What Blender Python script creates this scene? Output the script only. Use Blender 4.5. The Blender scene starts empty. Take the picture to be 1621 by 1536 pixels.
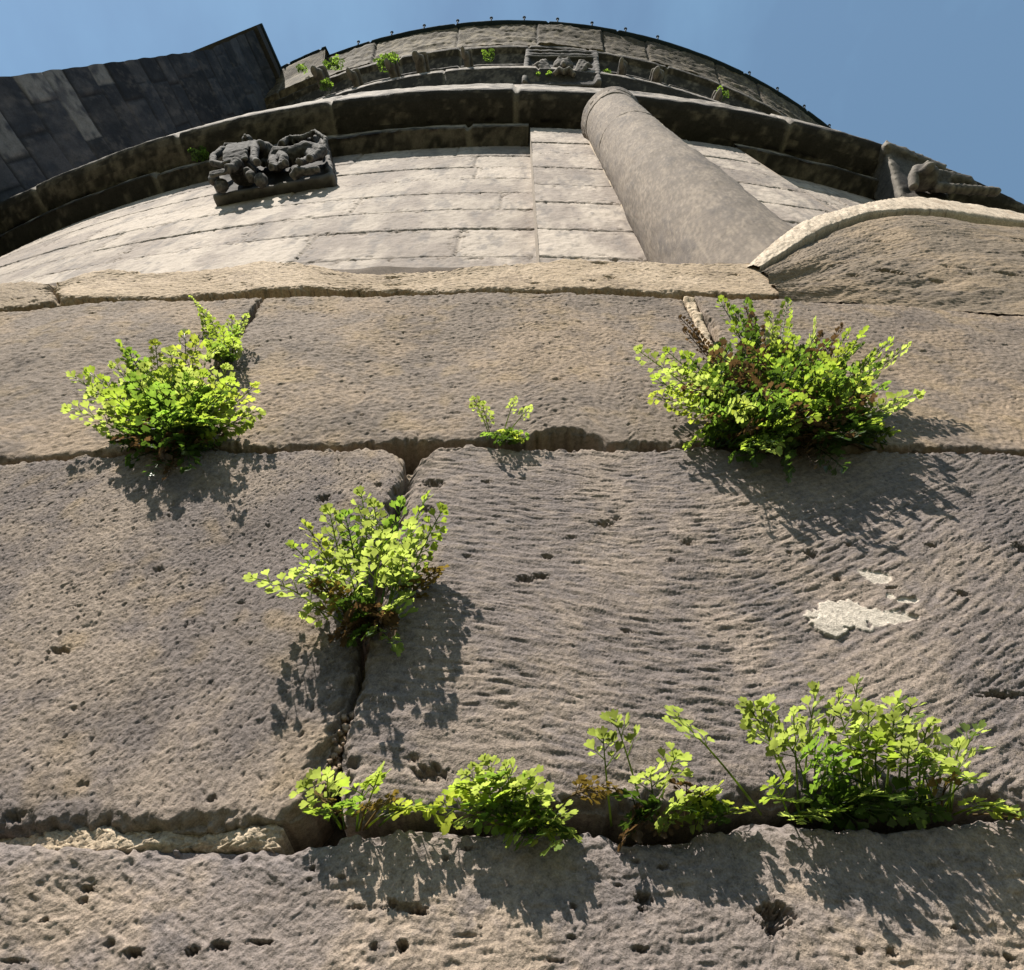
import bpy, math, random
import numpy as np
from mathutils import Vector, Matrix

random.seed(7)
C = bpy.context.scene.collection
sc = bpy.context.scene

# ------------------------------------------------------------------ camera
F_PX, W_PX, H_PX = 1000.0, 1621.0, 1536.0
ZEN = (826.0, 13.0)                 # where the verticals of the building meet
EYE = 1.30                          # camera height above the ground
AX = 6.0                            # distance from the camera to the axis of the round apse
u_ = np.array([ZEN[0] - W_PX / 2, ZEN[1] - H_PX / 2, F_PX]); u_ /= np.linalg.norm(u_)
f_ = np.array([0, 0, 1.0]) - u_[2] * u_; f_ /= np.linalg.norm(f_)
r_ = np.cross(f_, u_)
if r_[0] < 0: r_ = -r_
YAW = math.radians(0.5)
ROT = np.array([[math.cos(YAW), -math.sin(YAW), 0], [math.sin(YAW), math.cos(YAW), 0], [0, 0, 1]])
C2W = ROT @ np.array([r_, f_, u_])  # image axes (right, down, forward) -> world
cam_d = bpy.data.cameras.new("camera")
cam = bpy.data.objects.new("camera", cam_d); C.objects.link(cam)
cam_d.sensor_width = 36.0; cam_d.lens = F_PX / W_PX * 36.0
cam_d.clip_start = 0.01; cam_d.clip_end = 2000
R3 = np.c_[C2W[:, 0], -C2W[:, 1], -C2W[:, 2]]
cam.matrix_world = Matrix.Translation((0, 0, EYE)) @ Matrix(R3.tolist()).to_4x4()
sc.camera = cam

# ------------------------------------------------------------------ light
SUN = np.array([-0.345, -0.480, 0.807]); SUN /= np.linalg.norm(SUN)
el = math.asin(SUN[2]); az = math.atan2(SUN[0], SUN[1])
world = bpy.data.worlds.new("World"); sc.world = world; world.use_nodes = True
nt = world.node_tree; nt.nodes.clear()
sky = nt.nodes.new("ShaderNodeTexSky"); sky.sky_type = 'NISHITA'; sky.sun_disc = False
sky.sun_elevation = el; sky.sun_rotation = az; sky.dust_density = 0.3; sky.ozone_density = 1.0
bg = nt.nodes.new("ShaderNodeBackground"); bg.inputs[1].default_value = 0.05
wo = nt.nodes.new("ShaderNodeOutputWorld")
tc = nt.nodes.new("ShaderNodeTexCoord")
mp = nt.nodes.new("ShaderNodeMapping"); mp.inputs['Scale'].default_value = (1.6, 0.9, 1.0)
cn = nt.nodes.new("ShaderNodeTexNoise"); cn.inputs['Scale'].default_value = 1.7; cn.inputs['Detail'].default_value = 6; cn.inputs['Roughness'].default_value = 0.55
cr = nt.nodes.new("ShaderNodeMapRange"); cr.inputs[1].default_value = 0.42; cr.inputs[2].default_value = 0.80; cr.inputs[3].default_value = 0.16; cr.inputs[4].default_value = 0.40
cm = nt.nodes.new("ShaderNodeMix"); cm.data_type = 'RGBA'; cm.inputs[7].default_value = (4.3, 8.0, 11.0, 1)
nt.links.new(tc.outputs['Generated'], mp.inputs[0]); nt.links.new(mp.outputs[0], cn.inputs['Vector'])
nt.links.new(cn.outputs[0], cr.inputs[0]); nt.links.new(cr.outputs[0], cm.inputs[0])
nt.links.new(sky.outputs[0], cm.inputs[6]); nt.links.new(cm.outputs[2], bg.inputs[0]); nt.links.new(bg.outputs[0], wo.inputs[0])
sl = bpy.data.lights.new("sun", 'SUN'); sl.energy = 5.0; sl.angle = math.radians(0.5); sl.color = (1.0, 0.94, 0.85)
so = bpy.data.objects.new("sun", sl); C.objects.link(so)
so.rotation_euler = Vector(SUN).to_track_quat('Z', 'Y').to_euler(); so.location = (-4, -6, 12)
vs = sc.view_settings; vs.view_transform = 'Standard'; vs.look = 'None'; vs.exposure = 1.25; vs.gamma = 1.0

# ------------------------------------------------------------------ geometry helpers
def ray(px, py):
    d = C2W @ np.array([px - W_PX / 2, py - H_PX / 2, F_PX])
    return d / np.linalg.norm(d)

def on_cyl(px, py, r):
    """where the line of sight through a photo point meets the round wall of radius r: (u = arc length, z)"""
    d = ray(px, py)
    a = d[0] ** 2 + d[1] ** 2; b = -2 * AX * d[1]; c = AX * AX - r * r
    q = b * b - 4 * a * c
    t = -b / (2 * a) if q < 0 else (-b - math.sqrt(q)) / (2 * a)
    x, y, z = d * t
    return r * math.atan2(x, AX - y), z + EYE

def on_plane(px, py, z):
    """the point at height z (above the camera) on that line of sight"""
    d = ray(px, py); t = z / d[2]
    return Vector((d[0] * t, d[1] * t, z + EYE))

def cyl(u, z, rad, r0):
    th = np.asarray(u) / r0
    return np.stack([rad * np.sin(th), AX - rad * np.cos(th), np.broadcast_to(z, th.shape)], -1)

def at_out(px, py, out, r=5.81):
    """a point on that line of sight, standing `out` metres clear of the wall of radius r"""
    u, z = on_cyl(px, py, r + out)
    th = u / (r + out)
    return Vector(((r + out) * math.sin(th), AX - (r + out) * math.cos(th), z))

def fnoise(ny, nx, res, seed, lo, hi, beta=1.6, ax=1.0, ay=1.0, resy=None):
    """band limited fractal noise, wavelengths lo..hi metres, unit deviation"""
    rng = np.random.default_rng(seed)
    ky = np.fft.fftfreq(ny, resy or res)[:, None] * ay; kx = np.fft.rfftfreq(nx, res)[None, :] * ax
    k = np.sqrt(kx * kx + ky * ky)
    amp = np.where((k > 1 / hi) & (k < 1 / lo), np.maximum(k, 1e-6) ** (-beta), 0)
    n = np.fft.irfft2(np.fft.rfft2(rng.standard_normal((ny, nx))) * amp, s=(ny, nx))
    s = n.std()
    return n / (s if s > 0 else 1)

def sample(tex, res, u, v):
    ny, nx = tex.shape
    x = (u / res) % nx; y = (v / res) % ny
    x0 = np.floor(x).astype(int) % nx; y0 = np.floor(y).astype(int) % ny
    x1 = (x0 + 1) % nx; y1 = (y0 + 1) % ny
    fx = x - np.floor(x); fy = y - np.floor(y)
    return (tex[y0, x0] * (1 - fx) + tex[y0, x1] * fx) * (1 - fy) + (tex[y1, x0] * (1 - fx) + tex[y1, x1] * fx) * fy

def sstep(a, b, x):
    t = np.clip((x - a) / (b - a), 0, 1)
    return t * t * (3 - 2 * t)

def mixc(c, d, f):
    return c + (np.asarray(d) - c) * f[..., None]

def link(name, me, mat, parent=None, smooth=True):
    me.materials.append(mat)
    if smooth: me.polygons.foreach_set('use_smooth', np.ones(len(me.polygons), bool))
    o = bpy.data.objects.new(name, me); C.objects.link(o)
    if parent is not None:
        o.parent = parent
        o.matrix_parent_inverse = Matrix.Translation(-parent.location)
    return o

ALBEDO = 0.62                                        # overall reflectance of the weathered sandstone
def grid_obj(name, P, col, mat, parent=None, smooth=True, closed=False):
    ny, nx = P.shape[:2]
    me = bpy.data.meshes.new(name)
    me.vertices.add(ny * nx); me.vertices.foreach_set('co', P.reshape(-1).astype(np.float32))
    idx = np.arange(ny * nx).reshape(ny, nx)
    q = np.stack([idx[:-1, :-1], idx[:-1, 1:], idx[1:, 1:], idx[1:, :-1]], -1).reshape(-1, 4)
    if closed:
        q = np.concatenate([q, np.stack([idx[:-1, -1], idx[:-1, 0], idx[1:, 0], idx[1:, -1]], -1)])
    n = len(q)
    me.loops.add(n * 4); me.loops.foreach_set('vertex_index', q.reshape(-1).astype(np.int32))
    me.polygons.add(n); me.polygons.foreach_set('loop_start', np.arange(0, n * 4, 4, dtype=np.int32))
    me.update(calc_edges=True)
    if col is not None:
        col = col * ALBEDO * (np.array([1.06, 1.02, 1.00]) if mat is M_near else 1.0)
        at = me.attributes.new('col', 'FLOAT_COLOR', 'POINT')
        at.data.foreach_set('color', np.concatenate([col, np.ones(col.shape[:2] + (1,))], -1).reshape(-1).astype(np.float32))
    return link(name, me, mat, parent, smooth)

class MB:
    def __init__(s): s.v = []; s.f = []
    def add(s, vs, fs):
        b = len(s.v); s.v += [tuple(p) for p in vs]; s.f += [tuple(b + i for i in f) for f in fs]
    def box(s, c, size, M=None, bev=0.0):
        x, y, z = (k / 2 for k in size)
        M = M or Matrix.Identity(3); c = Vector(c)
        b = min(bev, x * .9, y * .9, z * .9)
        vs = []; fs = []
        if b <= 0:
            vs = [c + M @ Vector((sx * x, sy * y, sz * z)) for sz in (-1, 1) for sy in (-1, 1) for sx in (-1, 1)]
            fs = [(0, 2, 3, 1), (4, 5, 7, 6), (0, 1, 5, 4), (2, 6, 7, 3), (0, 4, 6, 2), (1, 3, 7, 5)]
        else:
            rings = []
            for zz, ins in ((-z, b), (-z + b, 0), (z - b, 0), (z, b)):
                X, Y = x - ins, y - ins
                pts = [(-X + b, -Y), (X - b, -Y), (X, -Y + b), (X, Y - b), (X - b, Y), (-X + b, Y), (-X, Y - b), (-X, -Y + b)]
                rings.append([c + M @ Vector((p[0], p[1], zz)) for p in pts])
            vs = [p for r in rings for p in r]
            for k in range(3):
                for i in range(8):
                    j = (i + 1) % 8; fs.append((k * 8 + i, k * 8 + j, k * 8 + 8 + j, k * 8 + 8 + i))
            fs += [tuple(range(7, -1, -1)), tuple(range(24, 32))]
        s.add(vs, fs)
    def tube(s, pts, rads, n=8, cap=True):
        pts = [Vector(p) for p in pts]
        vs = []; fs = []
        for i, p in enumerate(pts):
            t = (pts[min(i + 1, len(pts) - 1)] - pts[max(i - 1, 0)]).normalized()
            a = t.orthogonal() if i == 0 else (pa - t * pa.dot(t))
            a = a.normalized(); pa = a; b = t.cross(a)
            for k in range(n):
                w = 2 * math.pi * k / n
                vs.append(p + (a * math.cos(w) + b * math.sin(w)) * rads[i])
        for i in range(len(pts) - 1):
            for k in range(n):
                k2 = (k + 1) % n
                fs.append((i * n + k, i * n + k2, i * n + n + k2, i * n + n + k))
        if cap: fs += [tuple(range(n - 1, -1, -1)), tuple(range(len(vs) - n, len(vs)))]
        s.add(vs, fs)
    def ball(s, c, r, M=None, seg=12, ring=8):
        M = M or Matrix.Identity(3); c = Vector(c)
        r = (r, r, r) if not hasattr(r, '__len__') else r
        vs = [c + M @ Vector((0, 0, -r[2]))]
        for i in range(1, ring):
            ph = -math.pi / 2 + math.pi * i / ring
            for k in range(seg):
                w = 2 * math.pi * k / seg
                vs.append(c + M @ Vector((r[0] * math.cos(ph) * math.cos(w), r[1] * math.cos(ph) * math.sin(w), r[2] * math.sin(ph))))
        vs.append(c + M @ Vector((0, 0, r[2])))
        fs = [(0, 1 + (k + 1) % seg, 1 + k) for k in range(seg)]
        for i in range(ring - 2):
            for k in range(seg):
                a = 1 + i * seg; k2 = (k + 1) % seg
                fs.append((a + k, a + k2, a + seg + k2, a + seg + k))
        L = len(vs) - 1; a = 1 + (ring - 2) * seg
        fs += [(a + k, a + (k + 1) % seg, L) for k in range(seg)]
        s.add(vs, fs)
    def build(s, name, mat, parent=None, smooth=True):
        me = bpy.data.meshes.new(name); me.from_pydata(s.v, [], s.f); me.update()
        return link(name, me, mat, parent, smooth)

def sculpt(o, voxel, disp=0.0, scale=0.05):
    """fuse overlapping lumps into one carved surface and roughen it"""
    m = o.modifiers.new('fuse', 'REMESH'); m.mode = 'VOXEL'; m.voxel_size = voxel; m.use_smooth_shade = True
    s = o.modifiers.new('soft', 'SMOOTH'); s.factor = 0.5; s.iterations = 2
    if disp:
        t = bpy.data.textures.new('weather', 'CLOUDS'); t.noise_scale = scale; t.noise_depth = 3
        d = o.modifiers.new('rough', 'DISPLACE'); d.texture = t; d.strength = disp; d.mid_level = 0.5; d.texture_coords = 'GLOBAL'

# ------------------------------------------------------------------ materials
def stone_mat(name, base=None, grain=900.0, bump=0.0006, var=0.35, worn=None, grain2=120.0):
    m = bpy.data.materials.new(name); m.use_nodes = True; t = m.node_tree; t.nodes.clear()
    N = t.nodes.new; L = t.links.new
    out = N('ShaderNodeOutputMaterial'); b = N('ShaderNodeBsdfPrincipled'); L(b.outputs[0], out.inputs[0])
    b.inputs['Roughness'].default_value = 0.92; b.inputs['Specular IOR Level'].default_value = 0.15
    tcn = N('ShaderNodeTexCoord')
    n1 = N('ShaderNodeTexNoise'); n1.inputs['Scale'].default_value = grain; n1.inputs['Detail'].default_value = 4; n1.inputs['Roughness'].default_value = 0.65
    n2 = N('ShaderNodeTexNoise'); n2.inputs['Scale'].default_value = grain2; n2.inputs['Detail'].default_value = 5; n2.inputs['Roughness'].default_value = 0.6
    for n in (n1, n2): L(tcn.outputs['Object'], n.inputs['Vector'])
    if base is None:
        a = N('ShaderNodeAttribute'); a.attribute_name = 'col'; src = a.outputs['Color']
    else:
        rgb = N('ShaderNodeRGB'); rgb.outputs[0].default_value = (*base, 1); src = rgb.outputs[0]
    mr = N('ShaderNodeMapRange'); mr.inputs[1].default_value = 0.3; mr.inputs[2].default_value = 0.7; mr.inputs[3].default_value = 1 - var; mr.inputs[4].default_value = 1 + var
    ad = N('ShaderNodeMath'); ad.operation = 'ADD'; L(n1.outputs[0], ad.inputs[0]); L(n2.outputs[0], ad.inputs[1])
    hf = N('ShaderNodeMath'); hf.operation = 'MULTIPLY'; hf.inputs[1].default_value = 0.5; L(ad.outputs[0], hf.inputs[0])
    L(hf.outputs[0], mr.inputs[0])
    mu = N('ShaderNodeMix'); mu.data_type = 'RGBA'; mu.blend_type = 'MULTIPLY'; mu.inputs[0].default_value = 1.0
    L(src, mu.inputs[6]); L(mr.outputs[0], mu.inputs[7]); cur = mu.outputs[2]
    if worn:
        ge = N('ShaderNodeNewGeometry'); wr = N('ShaderNodeMapRange'); wr.inputs[1].default_value = 0.505; wr.inputs[2].default_value = 0.56; wr.inputs[3].default_value = 0.0; wr.inputs[4].default_value = 0.8
        L(ge.outputs['Pointiness'], wr.inputs[0])
        wm = N('ShaderNodeMix'); wm.data_type = 'RGBA'; wm.inputs[7].default_value = (*worn, 1); L(wr.outputs[0], wm.inputs[0]); L(cur, wm.inputs[6]); cur = wm.outputs[2]
    L(cur, b.inputs['Base Color'])
    bp = N('ShaderNodeBump'); bp.inputs['Strength'].default_value = 1.0; bp.inputs['Distance'].default_value = bump
    L(hf.outputs[0], bp.inputs['Height']); L(bp.outputs[0], b.inputs['Normal'])
    return m

def leaf_mat(name, refl, trans, gloss=0.35, tf=0.55, spot=None):
    m = bpy.data.materials.new(name); m.use_nodes = True; t = m.node_tree; t.nodes.clear()
    N = t.nodes.new; L = t.links.new
    out = N('ShaderNodeOutputMaterial'); b = N('ShaderNodeBsdfPrincipled'); tr = N('ShaderNodeBsdfTranslucent'); mx = N('ShaderNodeMixShader')
    b.inputs['Roughness'].default_value = gloss; b.inputs['Specular IOR Level'].default_value = 0.45
    tcn = N('ShaderNodeTexCoord'); n = N('ShaderNodeTexNoise'); n.inputs['Scale'].default_value = 160; n.inputs['Detail'].default_value = 3
    L(tcn.outputs['Object'], n.inputs['Vector'])
    mr = N('ShaderNodeMapRange'); mr.inputs[1].default_value = 0.3; mr.inputs[2].default_value = 0.7; mr.inputs[3].default_value = 0.5; mr.inputs[4].default_value = 1.45
    L(n.outputs[0], mr.inputs[0])
    for colr, tgt in ((refl, b.inputs['Base Color']), (trans, tr.inputs['Color'])):
        mu = N('ShaderNodeMix'); mu.data_type = 'RGBA'; mu.blend_type = 'MULTIPLY'; mu.inputs[0].default_value = 1
        mu.inputs[6].default_value = (*colr, 1); L(mr.outputs[0], mu.inputs[7]); L(mu.outputs[2], tgt)
    mx.inputs[0].default_value = tf
    L(b.outputs[0], mx.inputs[1]); L(tr.outputs[0], mx.inputs[2]); L(mx.outputs[0], out.inputs[0])
    return m

M_near = stone_mat('near_sandstone', None, 1700, 0.0010, 0.60, grain2=420)
M_far = stone_mat('upper_sandstone', None, 220, 0.002, 0.22, grain2=30)
M_soot = stone_mat('soot_blackened_stone', None, 160, 0.004, 0.45, grain2=25)
M_carve = stone_mat('blackened_carving', (0.042, 0.039, 0.037), 120, 0.003, 0.6, grain2=26, worn=(0.17, 0.155, 0.14))
M_carve_pale = stone_mat('grey_carving', (0.12, 0.108, 0.098), 120, 0.003, 0.5, grain2=26)
M_carve_mid = stone_mat('sooty_corbel', (0.075, 0.067, 0.060), 120, 0.003, 0.6, grain2=26, worn=(0.22, 0.195, 0.165))
M_core = stone_mat('joint_earth', (0.10, 0.075, 0.055), 700, 0.002, 0.5, grain2=160)
M_mortar = stone_mat('sandy_mortar', (0.32, 0.26, 0.19), 1100, 0.0012, 0.35, grain2=300)
M_pebble = stone_mat('mortar_crumbs', (0.27, 0.20, 0.145), 900, 0.001, 0.4, grain2=250)
M_lead = stone_mat('lead_flashing', (0.022, 0.034, 0.048), 60, 0.002, 0.3, grain2=12)
M_flank = stone_mat('flank_wall_stone', None, 130, 0.003, 0.4, grain2=18)
M_leaf = leaf_mat('fresh_frond', (0.075, 0.125, 0.014), (0.30, 0.40, 0.040))
M_leaf2 = leaf_mat('pale_frond', (0.10, 0.15, 0.03), (0.38, 0.46, 0.085), 0.28)
M_leaf3 = leaf_mat('green_frond', (0.055, 0.105, 0.014), (0.20, 0.32, 0.035), 0.32)
M_leaf4 = leaf_mat('yellow_frond', (0.095, 0.135, 0.016), (0.37, 0.43, 0.05), 0.4)
M_dark = leaf_mat('old_frond', (0.030, 0.058, 0.010), (0.08, 0.14, 0.015), 0.4, 0.4)
M_dead = leaf_mat('withered_frond', (0.080, 0.048, 0.024), (0.13, 0.075, 0.028), 0.6, 0.35)
M_spore = leaf_mat('spore_frond', (0.11, 0.07, 0.018), (0.20, 0.14, 0.025), 0.7, 0.35)
M_ground = stone_mat('ground_gravel', (0.07, 0.075, 0.04), 60, 0.01, 0.4, grain2=6)

# ------------------------------------------------------------------ setting
g = MB(); S_ = 600
g.add([(-S_, -S_, 0), (S_, -S_, 0), (S_, S_, 0), (-S_, S_, 0)], [(0, 1, 2, 3)])
go = g.build('ground', M_ground, None, False); go['kind'] = 'structure'

def thing(name, label, cat, loc=(0, 0, 0), group=None):
    o = bpy.data.objects.new(name, None); C.objects.link(o); o.location = loc; o.empty_display_size = 0.05
    o['label'] = label; o['category'] = cat
    if group: o['group'] = group
    bpy.context.view_layer.update()
    return o

apse = thing('round_apse', 'round sandstone church apse seen from below with black string courses and a half column', 'church apse', (0, AX, 0))

# ------------------------------------------------------------------ big stones of the plinth (nearest the camera)
def poly_fn(pts, r, axis):
    a = np.array([on_cyl(x, y, r) for x, y in pts])
    k = 0 if axis == 'u' else 1
    o = np.argsort(a[:, k]); a = a[o]
    return lambda q: np.interp(q, a[:, k], a[:, 1 - k])

def pit_field(h, u, z, pits, rng_seed=0):
    pn = fnoise(u.shape[0], u.shape[1], 0.0005, 909, 0.001, 0.006, 0.6)
    for (pu, pz, ru, rz, dep) in pits:
        m = (np.abs(u - pu) < ru * 2.2) & (np.abs(z - pz) < rz * 2.2)
        if not m.any(): continue
        q = ((u[m] - pu) / ru) ** 2 + ((z[m] - pz) / rz) ** 2
        w = 0.25 * np.sin(9 * (u[m] - pu) / ru + 5 * (z[m] - pz) / rz + pu * 900)
        h[m] -= dep * 0.68 * (1 - sstep(0.15, 1.05 + w, np.sqrt(q) + pn[m] * 0.14))
    return h

def stone(name, r, res, left, right, bot, top, surf, seed, arris=0.006, depth=0.03, wob=0.0009, parent=None, mat=None,
          back=None, r_off=0.0, worldL=None, worldR=None):
    zb, zt = poly_fn(bot, r, 'u'), poly_fn(top, r, 'u')
    ul = (lambda z: np.full_like(z, worldL)) if worldL is not None else poly_fn(left, r, 'z')
    ur = (lambda z: np.full_like(z, worldR)) if worldR is not None else poly_fn(right, r, 'z')
    zmid = np.array([zb(np.array([0.0]))[0], zt(np.array([0.0]))[0]])
    ua, ub = float(ul(zmid[:1] * 0 + zmid.mean())[0]), float(ur(zmid[:1] * 0 + zmid.mean())[0])
    uu = np.linspace(ua, ub, 50); hh = float((zt(uu) - zb(uu)).max())
    nx = max(8, int((ub - ua) / res)); ny = max(6, int(hh / res))
    s, t = np.meshgrid(np.linspace(0, 1, nx), np.linspace(0, 1, ny))
    u = ua + (ub - ua) * s
    rng = np.random.default_rng(seed)
    def wob1(n, L):
        k = np.fft.rfftfreq(n, L / n); a = np.where((k > 4) & (k < 400), np.maximum(k, 1e-6) ** -1.0, 0)
        w = np.fft.irfft(np.fft.rfft(rng.standard_normal(n)) * a, n); return w / (w.std() + 1e-9)
    wb, wt, wl, wr = wob1(nx, ub - ua), wob1(nx, ub - ua), wob1(ny, hh), wob1(ny, hh)
    for _ in range(3):
        z0 = zb(u); z1 = zt(u); z = z0 + (z1 - z0) * t
        L = ul(z) + (wl * wob)[:, None]; Rr = ur(z) + (wr * wob)[:, None]
        u = L + (Rr - L) * s
    z0 = zb(u) + (wb * wob)[None, :]; z1 = zt(u) + (wt * wob)[None, :]; z = z0 + (z1 - z0) * t
    e = np.minimum(np.minimum(u - L, Rr - u), np.minimum(z - z0, z1 - z))
    e = np.maximum(e + fnoise(ny, nx, res, seed + 5, 0.003, 0.08, 1.1) * arris * 0.27, 0)
    q = np.clip((arris - e) / arris, 0, 1)
    h, col = surf(u, z, e, ny, nx, res, seed)
    h = h - arris * (1 - np.sqrt(np.maximum(1 - q * q, 0)))
    hp = np.pad(h, 1, constant_values=-depth); up = np.pad(u, 1, mode='edge'); zp = np.pad(z, 1, mode='edge'); cp = np.pad(col, ((1, 1), (1, 1), (0, 0)), mode='edge')
    if back:                                        # weathered top that slopes back to the wall
        hp[-1, :] = -back[0]; zp[-1, :] += back[1]
    P = cyl(up, zp, r + r_off + hp, r)
    return grid_obj(name, P, col=cp, mat=mat or M_near, parent=parent if parent is not None else apse)

def pits_from_px(L, r):
    out = []
    for (px, py, w, hgt, dep) in L:
        u, z = on_cyl(px, py, r)
        u2, _ = on_cyl(px + w / 2, py, r); _, z2 = on_cyl(px, py - hgt / 2, r)
        out.append((u, z, max(abs(u2 - u), 5e-4), max(abs(z2 - z), 5e-4), dep))
    return out

def rand_pits(n, u, z, seed, smin, smax, flat=2.0):
    rng = np.random.default_rng(seed); L = []
    for _ in range(n):
        s = smin * (smax / smin) ** (rng.random() ** 2.2)
        L.append((rng.uniform(u.min(), u.max()), rng.uniform(z.min(), z.max()), s * rng.uniform(1, flat), s, s * rng.uniform(0.5, 1.1)))
    return L

GREY = np.array([0.205, 0.178, 0.165]); TAN = np.array([0.345, 0.285, 0.228]); UMB = np.array([0.085, 0.074, 0.070])
OCH = np.array([0.40, 0.30, 0.17]); PUR = np.array([0.165, 0.150, 0.150]); PALE = np.array([0.62, 0.54, 0.43])

def base_col(ny, nx, res, seed, a, b, c, scale=0.06, fa=0.5, fc=0.5):
    col = np.broadcast_to(a, (ny, nx, 3)).copy()
    n1 = fnoise(ny, nx, res, seed + 11, 0.003, scale * 2, 1.5); n2 = fnoise(ny, nx, res, seed + 12, 0.002, scale, 1.2)
    n3 = fnoise(ny, nx, res, seed + 13, 0.0012, 0.02, 0.8)
    col = mixc(col, b, sstep(-0.6, 1.4, n1) * fa + 0.25 * sstep(0, 2, n3) * fa)
    col = mixc(col, c, sstep(0.3, 2.2, n2) * fc)
    col = mixc(col, UMB, sstep(1.2, 2.3, n3) * 0.6)
    return col

def surf_ripple(u, z, e, ny, nx, res, seed):
    """dragged chisel marks that swing round to the right"""
    r = 5.81
    uc, zc = on_cyl(1090, 900, r)
    tres = 0.0005
    T = fnoise(1024, 1024, tres, seed, 0.0017, 0.0052, 0.3, ax=5.5, ay=1.0)
    T2 = fnoise(1024, 1024, tres, seed + 1, 0.003, 0.014, 0.6, ax=4.0, ay=1.0)
    warp = fnoise(ny, nx, res, seed + 2, 0.03, 0.3, 2.0) * 0.0016
    dx = u - uc
    v = z - 0.50 * np.where(dx > 0, dx * dx / (0.07 + np.abs(dx)) * 1.3, 0) + 0.12 * np.where(dx < -0.02, (dx + 0.02), 0) + warp
    rip = sample(T, tres, u + 0.5 * np.where(dx > 0, z - zc, 0), v); rip2 = sample(T2, tres, u * 1.02 + 0.1, v + 0.05)
    mod = 0.55 + 0.45 * sstep(-1, 1, fnoise(ny, nx, res, seed + 3, 0.02, 0.15, 2))
    h = (np.abs(rip) * -0.00018 + rip * 0.00010) * mod + rip2 * 0.00018
    h += fnoise(ny, nx, res, seed + 4, 0.02, 0.3, 2.2) * 0.0010 + fnoise(ny, nx, res, seed + 6, 0.0009, 0.004, 0.4) * 0.00009
    P = [(680, 1222, 62, 30, .007), (655, 1200, 24, 14, .004), (685, 761, 40, 16, .006), (672, 803, 30, 12, .004), (958, 829, 32, 12, .004), (975, 820, 18, 8, .003),
         (832, 919, 34, 14, .005), (856, 914, 30, 12, .005), (866, 880, 20, 9, .004), (1088, 862, 24, 12, .004), (1062, 888, 18, 8, .003), (1286, 876, 26, 14, .005),
         (1250, 874, 12, 8, .003), (1330, 913, 18, 9, .004), (1521, 943, 28, 12, .005), (1470, 868, 26, 8, .003), (992, 1000, 22, 10, .003), (740, 880, 18, 8, .003),
         (905, 850, 20, 7, .002), (1345, 862, 16, 8, .003), (1412, 930, 20, 6, .003), (1615, 870, 26, 18, .006), (1590, 1098, 90, 12, .005), (770, 760, 22, 7, .003)]
    h = pit_field(h, u, z, pits_from_px(P, r)); h = pit_field(h, u, z, rand_pits(120, u, z, seed + 7, 0.0005, 0.0016, 3.0))
    col = base_col(ny, nx, res, seed, GREY, TAN, PUR, 0.09, 0.62, 0.5)
    col = mixc(col, TAN * 1.05, sstep(0.2, 1.8, rip + rip2 * 0.6) * 0.35)
    col = mixc(col, PUR * 0.85, sstep(0.02, 0.13, u - on_cyl(1330, 1000, r)[0]) * 0.55 * sstep(-1.5, 1, fnoise(ny, nx, res, seed + 8, 0.02, 0.2, 1.6)))
    # pale flakes where the skin of the stone has come away
    n = fnoise(ny, nx, res, seed + 9, 0.002, 0.02, 1.4)
    for (px, py, w, hh) in ((1335, 968, 104, 46), (1388, 973, 100, 26), (1318, 985, 50, 34), (1388, 911, 46, 20), (1410, 942, 14, 10), (1440, 950, 36, 12)):
        pu, pz = on_cyl(px, py, r); u2 = on_cyl(px + w / 2, py, r)[0]; z2 = on_cyl(px, py - hh / 2, r)[1]
        d = np.sqrt(((u - pu) / (u2 - pu)) ** 2 + ((z - pz) / (z2 - pz)) ** 2) + n * 0.16
        m = 1 - sstep(0.90, 1.02, d)
        col = mixc(col, np.array([0.62, 0.565, 0.48]) * (1 + 0.06 * n[..., None]), m * 0.92); h = h * (1 - 0.85 * m) - m * 0.0009
    return h, col

def surf_rough(u, z, e, ny, nx, res, seed, k=1.0):
    n = fnoise(ny, nx, res, seed, 0.0010, 0.007, 0.6, ax=0.8, ay=1.2); big = fnoise(ny, nx, res, seed + 1, 0.02, 0.25, 2.1)
    h = n * 0.00018 * k + big * 0.0010 + np.minimum(fnoise(ny, nx, res, seed + 2, 0.0022, 0.012, 0.8, ax=0.6, ay=1.5) + 1.5, 0.0) * 0.0006 * k
    h = pit_field(h, u, z, rand_pits(150, u, z, seed + 3, 0.0005, 0.0016, 2.0))
    h = pit_field(h, u, z, pits_from_px([(92, 1028, 46, 14, .005), (20, 1292, 34, 20, .005), (335, 1266, 20, 12, .003), (250, 900, 22, 10, .004), (512, 790, 26, 14, .005), (380, 950, 16, 8, .003), (600, 770, 14, 8, .003)], 5.81))
    col = base_col(ny, nx, res, seed, GREY * 0.95, TAN * 0.95, UMB, 0.10, 0.75, 0.35)
    col = mixc(col, OCH * 0.95, sstep(0.6, 2.2, fnoise(ny, nx, res, seed + 4, 0.01, 0.12, 1.4)) * 0.35)
    return h, col

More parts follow.
